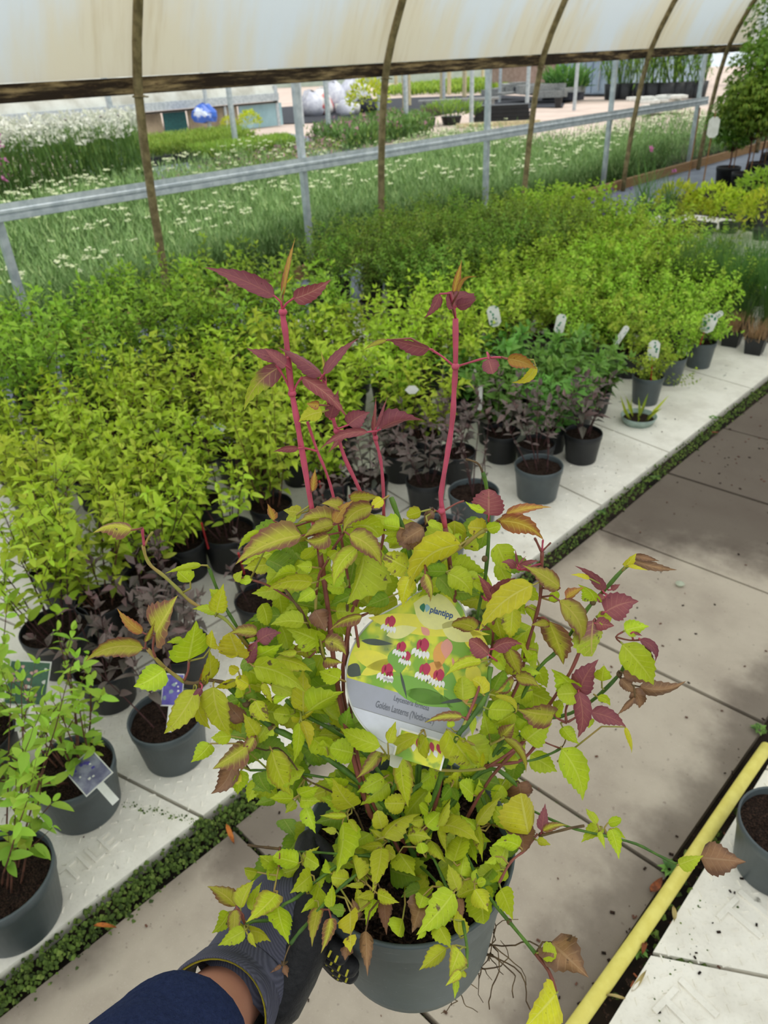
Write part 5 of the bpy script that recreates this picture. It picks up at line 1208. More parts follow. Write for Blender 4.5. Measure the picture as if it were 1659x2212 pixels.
LEAVES = '''
286 1145 200 1152 17 p -14 | 436 1221 356 1239 7 g -3 | 411 1258 384 1234 16 g | 467 1324 483 1260 18 s | 475 1293 452 1272 12 g | 470 1323 415 1316 10 g -5
336 1370 384 1286 33 p | 309 1367 253 1314 11 o 5 | 315 1387 336 1338 6 p | 311 1400 184 1429 20 p -18 5 | 407 1426 424 1340 34 g 0 6 | 395 1380 360 1388 7 g | 455 1400 458 1360 13 y
356 1446 288 1483 26 g 4 | 424 1489 354 1585 24 e 6 8 | 436 1487 407 1522 7 r | 434 1485 442 1432 7 o | 456 1469 452 1403 20 s | 461 1483 500 1592 25 e -10 12 | 422 1503 455 1575 15 s -8
455 1606 412 1647 17 g 3 | 535 1612 459 1661 24 p 0 12 | 550 1592 522 1635 13 p | 505 1640 455 1715 20 b 12 | 515 1660 490 1690 13 y | 520 1663 513 1717 15 g
516 1418 496 1366 25 y | 513 1418 458 1398 10 y -6 | 556 1368 492 1370 13 p -6 | 558 1385 608 1367 17 r 6 14 | 535 1430 558 1378 13 r 0 14 | 550 1420 612 1390 17 g | 657 1345 584 1350 17 g -6 | 692 1388 618 1358 24 g -4
700 1385 748 1416 18 p 10 | 783 1331 712 1362 12 p -8 20 | 546 1438 661 1496 24 g 14 22 | 594 1422 676 1451 17 e 6 | 642 1408 598 1412 8 e | 655 1418 648 1390 14 p | 655 1537 655 1442 23 s 0 10 | 585 1480 645 1510 14 g 5
590 1512 620 1505 9 g | 628 1545 590 1541 17 g | 552 1512 584 1560 17 s -5 | 567 1475 588 1520 8 s | 525 1505 517 1482 12 g | 538 1480 510 1462 14 y | 515 1450 495 1440 10 y | 667 1537 743 1494 26 g 4 14
735 1467 689 1450 18 g | 700 1420 741 1432 12 p | 647 1559 634 1649 13 g 4 14 | 651 1557 667 1618 11 y 4 18 | 652 1555 683 1528 7 y | 650 1555 628 1545 8 y | 675 1595 724 1644 22 g 4 8 | 763 1627 712 1615 24 g
822 1612 735 1573 20 g 4 | 705 1612 698 1598 9 g | 587 1620 630 1719 24 e -6 16 | 555 1590 525 1540 16 s | 525 1560 485 1510 16 b | 500 1590 455 1594 15 g | 745 1575 755 1525 17 d 0 -10 | 512 1470 462 1487 9 y
590 1575 573 1588 6 g | 655 1560 680 1590 10 y
652 1157 508 1220 28 p -12 14 | 567 1152 514 1188 9 g -6 | 591 1125 578 1088 9 o | 653 1108 612 1102 14 e | 640 1112 618 1128 9 g | 723 1132 643 1130 19 p -14 14 | 740 1098 695 1088 14 p -5 | 722 1130 765 1080 12 o 6 20
723 1134 655 1161 15 p -5 18 | 711 1155 658 1165 16 p 8 | 662 1160 623 1185 9 p | 755 1075 820 1072 14 p | 805 1095 742 1150 20 p -18 18 | 828 1078 803 1095 11 y | 760 1138 820 1160 27 g 14 | 735 1135 728 1105 9 y
754 1155 824 1224 22 p 14 22 | 772 1183 721 1267 18 e -14 16 | 787 1196 749 1306 35 g 6 12 | 676 1259 571 1279 16 e -14 14 | 640 1237 592 1250 12 g -5 | 545 1252 510 1256 9 g | 508 1255 524 1232 9 g | 680 1275 642 1300 15 g
675 1225 640 1222 12 g | 680 1185 652 1208 12 g | 695 1195 700 1178 8 g | 700 1250 745 1230 16 g | 745 1270 705 1265 14 g | 770 1280 710 1310 20 d 0 -10 | 725 1320 790 1320 18 g 0 -8 | 835 1255 800 1275 12 g
840 1290 790 1310 16 d | 680 1318 705 1365 20 b 0 6 | 655 1330 622 1320 11 g | 712 1205 730 1190 12 g | 806 1112 840 1120 14 g | 864 1140 825 1133 18 g | 866 1148 822 1150 10 g | 910 1105 878 1115 13 e
932 1100 918 1135 10 b | 870 1135 905 1182 28 b 0 2 | 915 1140 860 1175 18 b | 923 1128 955 1147 8 g 4 | 996 1176 884 1276 27 y -30 26 | 998 1176 1033 1190 14 g | 996 1172 978 1158 12 g | 880 1228 829 1200 24 s 0 12
1052 1142 1010 1138 20 y | 1052 1143 1082 1135 12 g | 1056 1113 1056 1056 31 r 0 10 | 1048 1103 1005 1083 8 g 5 | 1092 1111 1192 1096 10 o 6 | 1077 1125 1174 1166 20 o 14 8 | 965 1235 900 1232 14 d | 886 1246 871 1313 18 y -5 26
918 1238 929 1301 11 p 8 34 | 945 1245 978 1297 17 d 6 | 967 1238 1019 1287 24 g 10 10 | 1020 1255 1060 1305 12 g 14 | 1066 1299 1031 1240 11 r -4 10 | 1068 1287 1115 1248 15 r 4 10 | 1116 1228 1083 1215 9 r -8 | 1118 1225 1165 1212 6 r 5
1118 1222 1113 1186 3 r | 1120 1220 1138 1200 2 r | 1151 1264 1034 1365 27 y -15 24 | 1108 1312 1102 1383 20 s 0 8 | 1134 1313 1151 1346 12 g 6 | 1070 1330 1085 1385 18 g | 1210 1270 1128 1221 19 p -5 10 | 1208 1297 1243 1406 18 p 28 14
1185 1341 1217 1436 27 p 4 10 | 1187 1345 1147 1350 10 p | 1282 1340 1279 1418 28 q -2 10 | 1285 1346 1327 1352 14 r | 1303 1277 1241 1222 10 r -10 10 | 1275 1250 1232 1242 5 y -3 | 1285 1298 1248 1262 15 g -8 | 1222 1293 1262 1268 10 o
1205 1297 1190 1280 12 g | 1307 1322 1380 1299 28 r 6 12 | 1307 1290 1290 1298 9 r | 1320 1274 1340 1262 6 r | 1290 1330 1322 1335 14 g | 1349 1363 1403 1353 17 g 3 | 1240 1330 1240 1365 13 g | 1381 1381 1414 1431 9 r 16
1369 1365 1388 1374 3 r | 1344 1391 1412 1480 29 g 5 14 | 1252 1496 1293 1424 23 r 6 14 | 1300 1472 1305 1437 17 g | 1240 1490 1190 1445 19 g -5 | 1250 1497 1203 1500 22 g | 1345 1453 1410 1480 13 b 5 | 1380 1483 1482 1471 15 b -12
1340 1465 1375 1500 12 b | 1365 1490 1380 1530 16 b 8 | 1372 1505 1332 1546 6 b | 1390 1395 1415 1450 9 b | 1350 1225 1375 1195 9 y | 1365 1210 1463 1231 10 b -4 | 1370 1200 1425 1212 7 b | 1355 1222 1400 1232 4 y
1250 1493 1248 1594 18 r 10 18 | 1275 1538 1353 1571 17 r 6 12 | 1350 1570 1364 1628 5 y 5 | 1197 1544 1115 1531 25 p 2 16 | 1195 1540 1215 1515 13 g | 1290 1505 1318 1525 9 g 6 | 1275 1550 1272 1573 9 g | 1215 1570 1252 1608 14 g -4
1136 1599 1193 1562 24 g 3 | 1213 1616 1258 1730 27 g 12 10 | 1028 1360 975 1350 16 p -8 28 | 1056 1415 1013 1382 18 r -4 22 | 1065 1402 1129 1392 14 r 10 22 | 1099 1400 1125 1460 16 p -2 20 | 1060 1430 1090 1400 22 g | 1041 1429 960 1462 12 e -10 24
1065 1490 1090 1443 20 d | 1111 1470 1068 1497 12 p 4 18 | 1113 1464 1168 1488 13 p 10 18 | 1160 1425 1120 1385 20 g | 1160 1410 1125 1420 18 g | 1000 1513 998 1462 23 g 0 24 | 1043 1500 1020 1468 15 y -8 26 | 1068 1502 1115 1540 7 y 14 20
1055 1532 1112 1535 21 g 0 14 | 1112 1540 1070 1565 12 g | 1056 1585 1043 1532 18 g | 1150 1490 1105 1510 20 g | 1082 1593 1113 1562 15 p 0 16 | 1089 1595 1136 1669 9 p 14 18 | 1140 1560 1125 1580 15 g | 1135 1605 1085 1612 15 g
1020 1545 1020 1590 8 g | 1030 1525 1008 1522 7 y | 1125 1440 1170 1455 11 g | 1030 1615 1042 1657 12 y 0 20 | 965 1575 1027 1653 27 s -4 28
634 1725 582 1724 15 g | 638 1730 616 1757 10 g | 648 1729 693 1731 15 g | 660 1742 682 1801 14 g | 645 1715 690 1700 14 g | 740 1738 693 1722 17 g | 763 1743 718 1680 24 e 4 14 | 745 1700 700 1680 15 g
745 1690 725 1662 15 d | 824 1618 769 1682 13 p 4 16 | 865 1635 882 1745 20 e -4 18 | 830 1680 770 1712 17 g | 840 1690 778 1740 22 g 0 -4 | 875 1735 830 1735 19 s | 825 1790 815 1750 16 s | 750 1763 690 1762 8 e 0 16
740 1776 724 1891 23 g 6 18 | 728 1797 695 1790 7 e | 752 1770 774 1808 8 e 3 20 | 775 1902 758 1838 14 e 0 14 | 830 1815 798 1790 9 e | 828 1809 908 1758 18 e 12 22 | 827 1826 773 1829 9 e | 824 1832 804 1928 19 e 3 20
830 1835 855 1850 14 e | 800 1800 760 1825 18 g | 862 1842 898 1893 22 g | 651 1873 607 1888 17 g | 672 1890 626 1930 19 g 0 10 | 655 1870 690 1828 11 e | 660 1850 690 1870 16 g | 645 1865 590 1850 18 g
598 1875 560 1848 15 g | 600 1870 578 1900 18 g | 556 1884 528 1878 11 g | 510 1958 447 1915 16 p -5 | 520 1962 551 1900 15 e 5 | 545 1968 566 1905 10 g 5 | 494 1970 457 2016 15 g 5 | 508 1964 502 2044 13 p 0 10
529 2010 470 2043 15 g | 532 2012 516 1990 9 e | 540 2010 586 2035 13 e 6 | 535 2018 554 2047 7 e | 598 1930 531 1993 21 e 3 20 | 600 1955 624 2040 22 g -4 16 | 680 1945 650 1972 8 g | 690 1915 668 1982 14 g
668 1930 705 1893 12 g | 690 1960 674 2046 14 p -4 6 | 715 1982 693 2060 13 p 4 20 | 716 1963 718 1910 11 g | 745 1968 708 1962 12 d | 715 1887 703 1855 10 g | 755 1900 715 1895 18 s | 780 1970 770 1915 15 e
788 1912 742 1914 6 e | 807 1941 790 1999 13 g | 808 1930 770 1940 9 e | 815 1930 863 1950 13 e | 830 1940 835 2020 14 b | 757 1970 757 2018 19 y 0 22 | 775 1985 760 1940 11 b | 790 2010 794 2110 14 b 0 18
757 2020 757 2058 13 y 0 24 | 750 2040 745 2075 12 b | 910 1950 890 2015 27 b 0 8 | 914 1935 905 1962 15 g 0 14 | 981 1927 899 2020 28 g 3 20 | 870 1985 860 2023 18 g | 920 2005 900 2030 8 g | 945 1995 975 2050 17 g
965 2048 905 2096 16 e 0 10 | 993 2052 970 2110 20 e 0 14 | 996 2098 962 2130 9 e 0 20 | 985 2110 982 2158 8 g 0 10 | 995 2095 1005 2112 7 e | 992 2022 988 1965 15 s | 990 1940 1000 1985 10 b | 950 1930 950 1903 10 g
990 1925 968 1866 15 e | 995 1892 1005 1838 20 g | 980 1862 1000 1805 21 g | 930 1815 964 1865 13 e | 915 1845 908 1820 12 g | 1022 1905 1030 1876 8 g | 1030 1908 1050 1903 9 g | 1025 1920 1055 1970 20 s
1082 1920 1108 1988 19 g 2 12 | 1080 1866 1095 1825 20 g | 1070 1850 1047 1865 8 g | 1123 1829 1062 1827 15 g -10 14 | 1125 1785 1132 1840 27 b 0 6 | 1142 1803 1125 1713 36 y 0 16 | 1122 1690 1130 1742 25 b 0 -4 | 1105 1785 1065 1745 19 g
1030 1782 1084 1720 13 e 4 14 | 1023 1718 992 1690 18 g | 1035 1718 1035 1682 11 g | 975 1700 952 1730 12 d | 975 1700 990 1732 10 d | 985 1710 990 1665 16 s | 945 1665 905 1695 16 g | 940 1675 932 1652 9 g
925 1735 928 1707 8 g | 925 1755 905 1738 11 g | 960 1760 938 1740 12 g | 920 1785 950 1755 19 g | 945 1785 974 1724 10 e 0 18 | 950 1782 1037 1822 20 e 10 18 | 1030 1790 995 1760 15 g | 1030 1790 1042 1862 11 e 4 12
1012 1812 1031 1867 11 g | 945 1788 965 1843 9 e 0 14 | 880 1805 932 1812 18 e 4 | 915 1770 880 1775 12 e | 838 1605 855 1558 12 e 0 26 | 905 1588 823 1654 15 e -12 26 | 920 1590 888 1655 16 e 0 24 | 1000 1549 916 1562 10 p -8 26
975 1572 970 1545 8 g 0 22 | 975 1655 980 1635 7 g | 1085 1650 1120 1640 15 g | 1085 1695 1062 1730 16 g | 1170 1795 1178 1735 11 r | 1172 1795 1226 1783 8 p 5 | 1160 1815 1190 1825 8 e | 1290 1780 1265 1746 9 g
1297 1785 1255 1820 14 g | 1298 1795 1307 1835 6 g | 1313 1778 1343 1770 10 g | 1320 1790 1337 1857 13 g 3 | 1325 1790 1352 1812 7 g | 1465 1868 1520 1848 14 g | 1512 1852 1612 1862 31 b 0 2 | 1190 2035 1272 2112 38 b 0 2
1172 2058 1203 2060 17 g 0 8 | 1202 2146 1130 2225 32 y | 608 2085 583 2102 4 b | 612 2085 622 2112 7 b
594 640 441 577 17 r -6 | 633 645 716 603 17 r -5 | 611 640 638 513 6 o 2 | 618 612 634 594 2 y | 612 775 532 752 13 r 3 | 610 790 527 887 19 q -16 | 618 790 570 752 12 r | 697 812 600 750 13 r -5
700 808 775 730 10 r 6 | 700 805 693 758 4 p | 650 815 752 905 14 r 10 | 697 890 645 912 16 e -5 | 690 875 662 872 9 o | 712 905 731 842 14 r | 752 918 800 890 19 r 4 | 795 933 690 972 9 r -14
745 935 709 978 6 r | 820 928 914 908 16 r 10 | 808 935 812 856 5 r | 812 925 838 855 4 r | 645 968 590 976 7 r -3 | 675 1062 681 1012 8 o | 982 666 976 628 29 r | 950 635 916 688 10 r 4
985 662 1030 645 12 r -3 | 980 632 998 560 7 o | 990 632 1032 598 4 o 16 | 928 754 833 731 13 r | 836 735 785 757 5 p -4 | 1055 775 1065 808 17 r | 1095 775 1160 798 14 o 5 | 1157 790 1105 826 9 y 12
'''
def hero_leaf(bx, by, tx, ty, hw, typ, bend=0.0, off=None, seed=0, pet=True, into=None):
    r = random.Random(seed*7+int(bx)+int(ty)); Lp = math.hypot(tx-bx, ty-by)
    if off is None: off = r.uniform(-.004, .016)
    B = hp(bx, by, off); mpx = (B-CAM).length/ray(bx, by).length; Lw = Lp*mpx
    T = hp(tx, ty, off + r.uniform(-.12, .28)*Lw)
    view = (CAM-B).normalized(); d = (T-B); L3 = d.length; d = d/L3
    hw *= 1.16; phi = r.uniform(-.85, .85)
    if typ == 'b': phi = r.uniform(-.3, .3)
    N0 = (view - d*view.dot(d)).normalized(); S0 = d.cross(N0)
    Nn = (N0*math.cos(phi)+S0*math.sin(phi)); W = hw*mpx/max(.72, math.cos(phi))
    # screen-space traveller's left as world vector
    bvec = -S0*bend*mpx*1.9 if True else S0
    sag = N0*(L3*r.uniform(.02, .20))
    C = (B+T)/2 + bvec + sag
    rnd_ = W/L3 > .46 or typ == 'R'
    pw = (.50, .62) if rnd_ else (.60, 1.32)
    mxt = pw[0]/(pw[0]+pw[1]); nrm = (mxt**pw[0])*((1-mxt)**pw[1])
    nseg = 14 if L3 > .02 else 8; ang = r.uniform(.08, .55)*(1 if r.random() < .7 else -1)
    curl = r.uniform(-.3, .7); mb = MB(); vs, uvs = [], []; wav = r.uniform(.0, .12) if typ != 'b' else r.uniform(.15, .4); ph = r.uniform(0, 6)
    for i in range(nseg+1):
        t = i/nseg; p = B*(1-t)**2 + C*2*t*(1-t) + T*t*t; tg = ((C-B)*(1-t)+(T-C)*t).normalized()
        nn = (Nn - tg*Nn.dot(tg)).normalized(); s = tg.cross(nn)
        f = (max(t, 1e-4)**pw[0])*(max(1-t, 0)**pw[1])/nrm; w_ = W*f
        tooth = 1.0 if i % 2 else .90
        if i in (0, nseg): tooth = .3
        cu = ang
        for k, u in ((0, -1.0), (1, -.5), (2, 0.0), (3, .5), (4, 1.0)):
            ww = w_*u*(tooth if abs(u) == 1 else 1)
            h = abs(ww)*math.tan(cu) - curl*ww*ww/max(W, 1e-5)*.6 + wav*w_*math.sin(t*9+ph+u*2)*abs(u)
            fw = tg*(-.04*L3 if (abs(u) == 1 and i % 2 == 0 and 0 < i < nseg) else 0)
            vs.append(p + s*ww + nn*h + fw); uvs.append((u, t))
    fs = []
    for i in range(nseg):
        for k in range(4): a = i*5+k; fs.append((a, a+1, a+6, a+5))
    if into is not None: into.add(vs, fs, 'gdep'.index(typ), uvs); return
    mb.add(vs, fs, 0, uvs)
    stm = {'r': 'stem_red', 'q': 'stem_rust', 'p': 'stem_rust', 'o': 'stem_rust', 'b': 'stem_old'}.get(typ, 'stem_lime')
    if pet:
        best = min(SPTS, key=lambda q: (q[0]-bx)**2+(q[1]-by)**2 + 3e5*max(0, abs((q[2]-B).length-.02))**2 + (400 if q[1] < by-25 else 0))
        dd = math.hypot(best[0]-bx, best[1]-by)
        if dd > 75 and by > 1560:                   # short shoot straight down to the compost side
            q = B + (PC-B)*.25 - d*.01; e_ = B.lerp(V((PC.x, PC.y, PC.z)), .3)
        else: e_ = best[2]
        if dd < 140:
            m_ = B - d*min(.02, .35*(B-e_).length); mb.tube([B+d*L3*.04, B, m_.lerp(e_, .3), e_], [.0006, .0008, .0009, .0010], 5, 1, True)
    o = hb(mb, LNAME[typ], [LM[typ], M[stm]]); 
    if typ in LLAB: o['label'] = LLAB[typ]
    return o
ln_i = 0
for ln in LEAVES.strip().split('\n'):
    for it in ln.split('|'):
        q = it.split()
        if len(q) < 6: continue
        bx, by, tx, ty, hw = map(float, q[:5]); typ = q[5]; bend = float(q[6]) if len(q) > 6 else 0; off = float(q[7])/1000 if len(q) > 7 else None
        hero_leaf(bx, by, tx, ty, hw, typ, bend, off, ln_i); ln_i += 1
# inner leaves that fill the shrub behind the ones in front
rr = random.Random(99); fills = 0; inner = MB()
while fills < 330:
    px, py = rr.uniform(390, 1290), rr.uniform(1120, 1930)
    lim = 230+(py-1100)*.32 if py < 1560 else 330-(py-1560)*.25
    if abs(px-(850 if py > 1250 else 830)) > lim: continue
    if (px-LABC[0])**2+(py-LABC[1])**2 < 165**2: continue
    if px > 1130 and rr.random() < .6: continue
    if py > 1700 and rr.random() < .45: continue
    a = rr.uniform(.1, 3.0); L = rr.uniform(45, 92); typ = rr.choice('gggggddde')
    if (px+L*math.cos(a)-LABC[0])**2+(py+L*math.sin(a)*.9-LABC[1])**2 < 160**2: continue
    hero_leaf(px, py, px+L*math.cos(a), py+L*math.sin(a)*.9, L*rr.uniform(.24, .34), typ, rr.uniform(-5, 5), -rr.uniform(.005, .09), fills, into=inner); fills += 1
hb(inner, 'inner_foliage', [LM[k] for k in 'gdep'], kind='stuff')
# water drops
# ---------------------------------------------------------------- big picture label in the plant
lab = empty('picture_label', tuple(LO), 0, 'round picture label with red flowers and grey name band in the held plant', 'label')
lab.rotation_euler = Matrix((LX, LY, LN)).transposed().to_euler()
S = LPX
def arc(cx, cy, r_, a0, a1, n=24): return [(cx+r_*math.cos(math.radians(a0+(a1-a0)*i/n)), cy+r_*math.sin(math.radians(a0+(a1-a0)*i/n))) for i in range(n+1)]
def lmesh(name, polys, z, mt, z2=None, parent=lab):
    mb = MB()
    for P in polys: prism(mb, [(x*S, y*S) for x, y in P], z, z2 or z+.0001)
    return mb.build(name, mt, parent)
R0 = 158
out = arc(0, 0, R0, -62, 52, 30) + arc(0, 118, 78, 25, 155, 20) + arc(0, 0, R0, 128, 242, 30) + [(-60, -172), (60, -172)]
lmesh('card', [out], -.0006, M['white_plastic'], .0)
so = lmesh('stem_of_label', [[(-14, 0), (14, 0), (9, -90), (0, -98), (-9, -90)]], -.0005, M['white_plastic'], 0)
so.location = LY_off = (0, -168*S, -.0005); so.rotation_euler = (math.radians(-82), 0, 0)
def m_photo():
    m, t, o = nodes('leafy_print'); c0 = t.nodes.new('ShaderNodeTexCoord'); v = c0.outputs['Object']
    n = noise(t, 38, 2, .5, vec=v); n2 = noise(t, 90, 3, .5, vec=v); n3 = noise(t, 24, 1, .4, vec=v)
    c = mix(t, ss(t, n, .42, .58), lin((132, 178, 50)), lin((226, 226, 60)))
    c = mix(t, mth(t, 'MULTIPLY', ss(t, n2, .55, .7), .7), c, lin((104, 152, 66)))
    c = mix(t, mth(t, 'MULTIPLY', ss(t, n3, .62, .72), .8), c, lin((82, 110, 84)))
    finish(t, o, c, .28, .5); return m
photo = m_photo()
R1 = 154
lmesh('printed_photo', [[(-147, -44), (147, -44)] + arc(0, 0, R1, -16, 50, 20) + arc(0, 118, 74, 24, 156, 20) + arc(0, 0, R1, 130, 196, 20)], 0.0001, photo)
pm = lambda n, c: simple(n, c, .3, .5, 0, tuple(min(255, x*.9+14) for x in c), 60, 0)
P_y, P_yl, P_gr, P_dk, P_red, P_pink, P_wh, P_gy, P_lg, P_or = pm('print_yellow', (240, 230, 70)), pm('print_pale_yellow', (240, 236, 150)), pm('print_leaf_green', (122, 176, 60)), pm('print_dark', (66, 78, 66)), pm('print_crimson', (190, 40, 78)), pm('print_pink_bract', (236, 160, 140)), pm('print_white', (246, 244, 240)), pm('print_grey', (168, 170, 182)), pm('print_light_grey', (214, 217, 226)), pm('print_orange', (238, 170, 80))
P_navy = pm('print_blue', (36, 78, 140)); P_dkgy = pm('print_dark_grey', (92, 96, 106)); P_teal = pm('print_emblem_green', (28, 120, 84)); P_sky = pm('print_emblem_pale', (150, 196, 210))
# upper yellow leaf field, pale glow behind the name
def leafshape(x, y, L, w_, a, n=9, sk=0):
    c, s = math.cos(math.radians(a)), math.sin(math.radians(a)); P = []
    for i in range(n+1): t = i/n; P.append((t*L, w_*math.sin(math.pi*t**.8)+sk*math.sin(math.pi*t)))
    for i in range(n-1, 0, -1): t = i/n; P.append((t*L, -w_*math.sin(math.pi*t**.8)+sk*math.sin(math.pi*t)))
    return [(x+c*p-s*q, y+s*p+c*q) for p, q in P]
lmesh('printed_leaves', [leafshape(-140, 92, 270, 22, 8), leafshape(70, 118, 70, 20, -20), leafshape(-150, 10, 120, 20, -3), leafshape(-120, -30, 90, 13, 40), leafshape(100, 60, 60, 17, -60)], .00022, P_y)
lmesh('printed_glow', [leafshape(-52, 150, 118, 40, -5), leafshape(20, 122, 80, 22, -10), leafshape(-90, 66, 70, 14, 30)], .00030, P_yl)
lmesh('printed_green_leaves', [leafshape(-60, -20, 150, 26, -8), leafshape(10, 40, 100, 22, -30), leafshape(-60, 50, 60, 24, -70), leafshape(60, -10, 90, 16, -35), leafshape(-20, -38, 110, 16, 4)], .00024, P_gr)
lmesh('printed_shadows', [leafshape(-140, 40, 70, 7, 10), leafshape(-152, -20, 34, 16, -20), leafshape(-40, 0, 60, 3, -60), leafshape(60, -40, 90, 4, 25), leafshape(20, -10, 70, 3, 80)], .00034, P_dk)
lmesh('printed_orange_leaf', [leafshape(30, 88, 66, 15, -84), leafshape(36, 44, 50, 20, -100), leafshape(100, 10, 40, 13, -70)], .00036, P_or)
lmesh('printed_pink_bract', [leafshape(40, 96, 44, 13, -80), leafshape(60, 60, 30, 3, -60), leafshape(0, 92, 26, 8, 150)], .00040, P_pink)
fl_ = [(-8, 66, 1.3), (-52, 50, 1.0), (-36, 34, .9), (10, 18, 1.15), (42, 14, 1.15), (-68, -6, 1.2), (-90, 96, 1.1), (112, 8, .9), (-60, -14, .7)]
rd, wh = [], []
for x, y, k in fl_:
    a = -78; rd.append(leafshape(x, y+14*k, 26*k, 8*k, a)); rd.append(leafshape(x-6*k, y+10*k, 20*k, 4*k, a-14))
    for j in range(5):
        wh.append(leafshape(x-10*k+j*5*k, y-8*k+2*abs(j-2)*k*.5, 14*k, 3.4*k, -90+(j-2)*9))
lmesh('printed_red_bells', rd, .00044, P_red); lmesh('printed_white_petals', wh, .00050, P_wh)
# grey name band and silver foot
bl, br = math.sqrt(R1**2-44**2), math.sqrt(R1**2-98**2)
lmesh('name_band', [[(-bl, -44)] + arc(0, 0, R1, 180+16.6, 180+39.5, 8)[1:] + arc(0, 0, R1, -39.5, -16.6, 8)], .0002, P_gy)
lmesh('silver_foot', [arc(0, 0, R1, 180+40, 360-40, 30)], .00015, P_lg)
ins = [(6, -116), (92, -116)] + arc(84, -124, 8, 60, 0, 4) + [(92, -170), (-4, -170), (-4, -126)]
lmesh('inset_border', [[(-8, -112), (90, -112), (98, -120), (98, -172), (-8, -172)]], .0003, P_wh)
lmesh('inset_photo', [[(-4, -116), (88, -116), (94, -122), (94, -172), (-4, -172)]], .0004, photo)
lmesh('inset_bells', [leafshape(20+j*14, -122, 22, 5, -80+j*6) for j in range(5)], .0005, P_red); lmesh('inset_petals', [leafshape(14+j*15, -136, 16, 5, -90+j*8) for j in range(5)], .00055, P_wh)
def ltext(txt, x, y, size, mt, name, sx=1.0, align='LEFT', bold=0.0):
    cu = bpy.data.curves.new(name, 'FONT'); cu.body = txt; cu.size = size*S; cu.extrude = .00006; cu.offset = bold*S; cu.align_x = align; cu.materials.append(mt)
    o = text_obj(name, cu); o.parent = lab; o.location = (x*S, y*S, .00062); o.scale = (sx, 1, 1); return o
ltext('plantipp', -13, 141, 19, P_navy, 'printed_name', .86, 'LEFT', .45)
ltext('Leycesteria formosa', -38, -62, 16, P_dkgy, 'printed_latin_name', .60)
ltext("Golden Lanterns ('Notbruce')", -72, -86, 20, P_dkgy, 'printed_variety_name', .54)
lmesh('printed_emblem', [leafshape(-30, 156, 20, 6, -75, sk=-3)], .0006, P_teal); lmesh('printed_emblem_shade', [leafshape(-23, 156, 18, 6, -80, sk=2)], .00055, P_sky)
# ---------------------------------------------------------------- the arm, glove and hand
def cp(px, py, depth): r = _d(px, py); return CAM + RW @ (r*(depth/FPX))
def skin(name, pts, edges, rad, mat_, parent, sub=2, root=0):
    me = bpy.data.meshes.new(name); me.from_pydata([tuple(p) for p in pts], edges, []); me.materials.append(mat_)
    o = link(name, me, parent); md = o.modifiers.new('skin', 'SKIN'); md.use_smooth_shade = True
    for i, v in enumerate(me.skin_vertices[0].data): v.radius = rad[i] if hasattr(rad[i], '__len__') else (rad[i], rad[i]); v.use_root = (i == root)
    s = o.modifiers.new('sub', 'SUBSURF'); s.levels = s.render_levels = sub
    return o
def m_knit(name, c1, c2, sc_=900, stretch=None):
    m, t, o = nodes(name); v = gpos(t); n = noise(t, 30, 3, .6, vec=v)
    wv = N(t, 'TexWave'); wv.inputs['Scale'].default_value = 190; wv.inputs['Distortion'].default_value = 1.5; t.links.new(v, wv.inputs['Vector'])
    wv.bands_direction = 'DIAGONAL'
    c = mix(t, wv.outputs['Fac'], lin(c1), lin(c2)); c = mix(t, mth(t, 'MULTIPLY', n, .25), c, lin(tuple(x*1.15 for x in c1)))
    finish(t, o, c, .9, .15, bump=wv.outputs['Fac'], bstr=.3, bdist=.0008); return m
knit = m_knit('grey_knit', (92, 92, 108), (70, 70, 84)); coat = simple('black_latex', (34, 33, 36), .55, .35, 0, (24, 24, 27), 120, .2); hemy = simple('yellow_thread', (214, 204, 60), .7)
def m_skin():
    m, t, o = nodes('tanned_skin'); v = gpos(t); n = noise(t, 30, 4, .6, vec=v); f = noise(t, 500, 2, .6, vec=v)
    c = mix(t, n, lin((196, 142, 118)), lin((172, 116, 96))); finish(t, o, c, .5, .4, bump=f, bstr=.12, bdist=.0006); return m
def m_fleece():
    m, t, o = nodes('navy_fleece'); v = gpos(t); n = noise(t, 240, 4, .8, vec=v); f = noise(t, 60, 3, .6, vec=v)
    c = mix(t, n, lin((18, 26, 54)), lin((66, 80, 126))); c = mix(t, mth(t, 'MULTIPLY', f, .4), c, lin((30, 38, 72)))
    finish(t, o, c, .95, .1, bump=n, bstr=1.0, bdist=.006); return m
skn, flc = m_skin(), m_fleece(); cuffb = simple('blue_cuff', (84, 124, 160), .8, .2, 0, (72, 110, 148), 60, .3)
person = empty('person', tuple(cp(480, 2200, .72)), 0, 'arm in navy fleece with a grey and black gloved hand gripping the big pot', 'person')
PL = -person.location
def loc_(p): return p+PL
def tube_open(path, rads, mt, name, parent, n=44, jit=0, seed=1, thick=0, sq=1.0, ref=None):
    """a swept tube with its own radius at every point; ends stay open unless the radius runs to nothing"""
    rr = random.Random(seed); mb = MB(); vs, fs = [], []; Nn = None
    for i, p in enumerate(path):
        t = (path[min(i+1, len(path)-1)]-path[max(0, i-1)]).normalized()
        if Nn is None: Nn = (CAM-p)
        Nn = (Nn-t*Nn.dot(t)).normalized(); B = t.cross(Nn)
        for k in range(n):
            a = 6.28318*k/n; q = rads[i]*(1+rr.uniform(-jit, jit)); vs.append(p + Nn*math.cos(a)*q*sq + B*math.sin(a)*q)
    for i in range(len(path)-1):
        for k in range(n): fs.append((i*n+k, i*n+(k+1) % n, (i+1)*n+(k+1) % n, (i+1)*n+k))
    mb.add([loc_(V(v)) for v in vs], fs); o = mb.build(name, mt, parent, True)
    if thick: md = o.modifiers.new('thick', 'SOLIDIFY'); md.thickness = thick; md.offset = 1
    return o
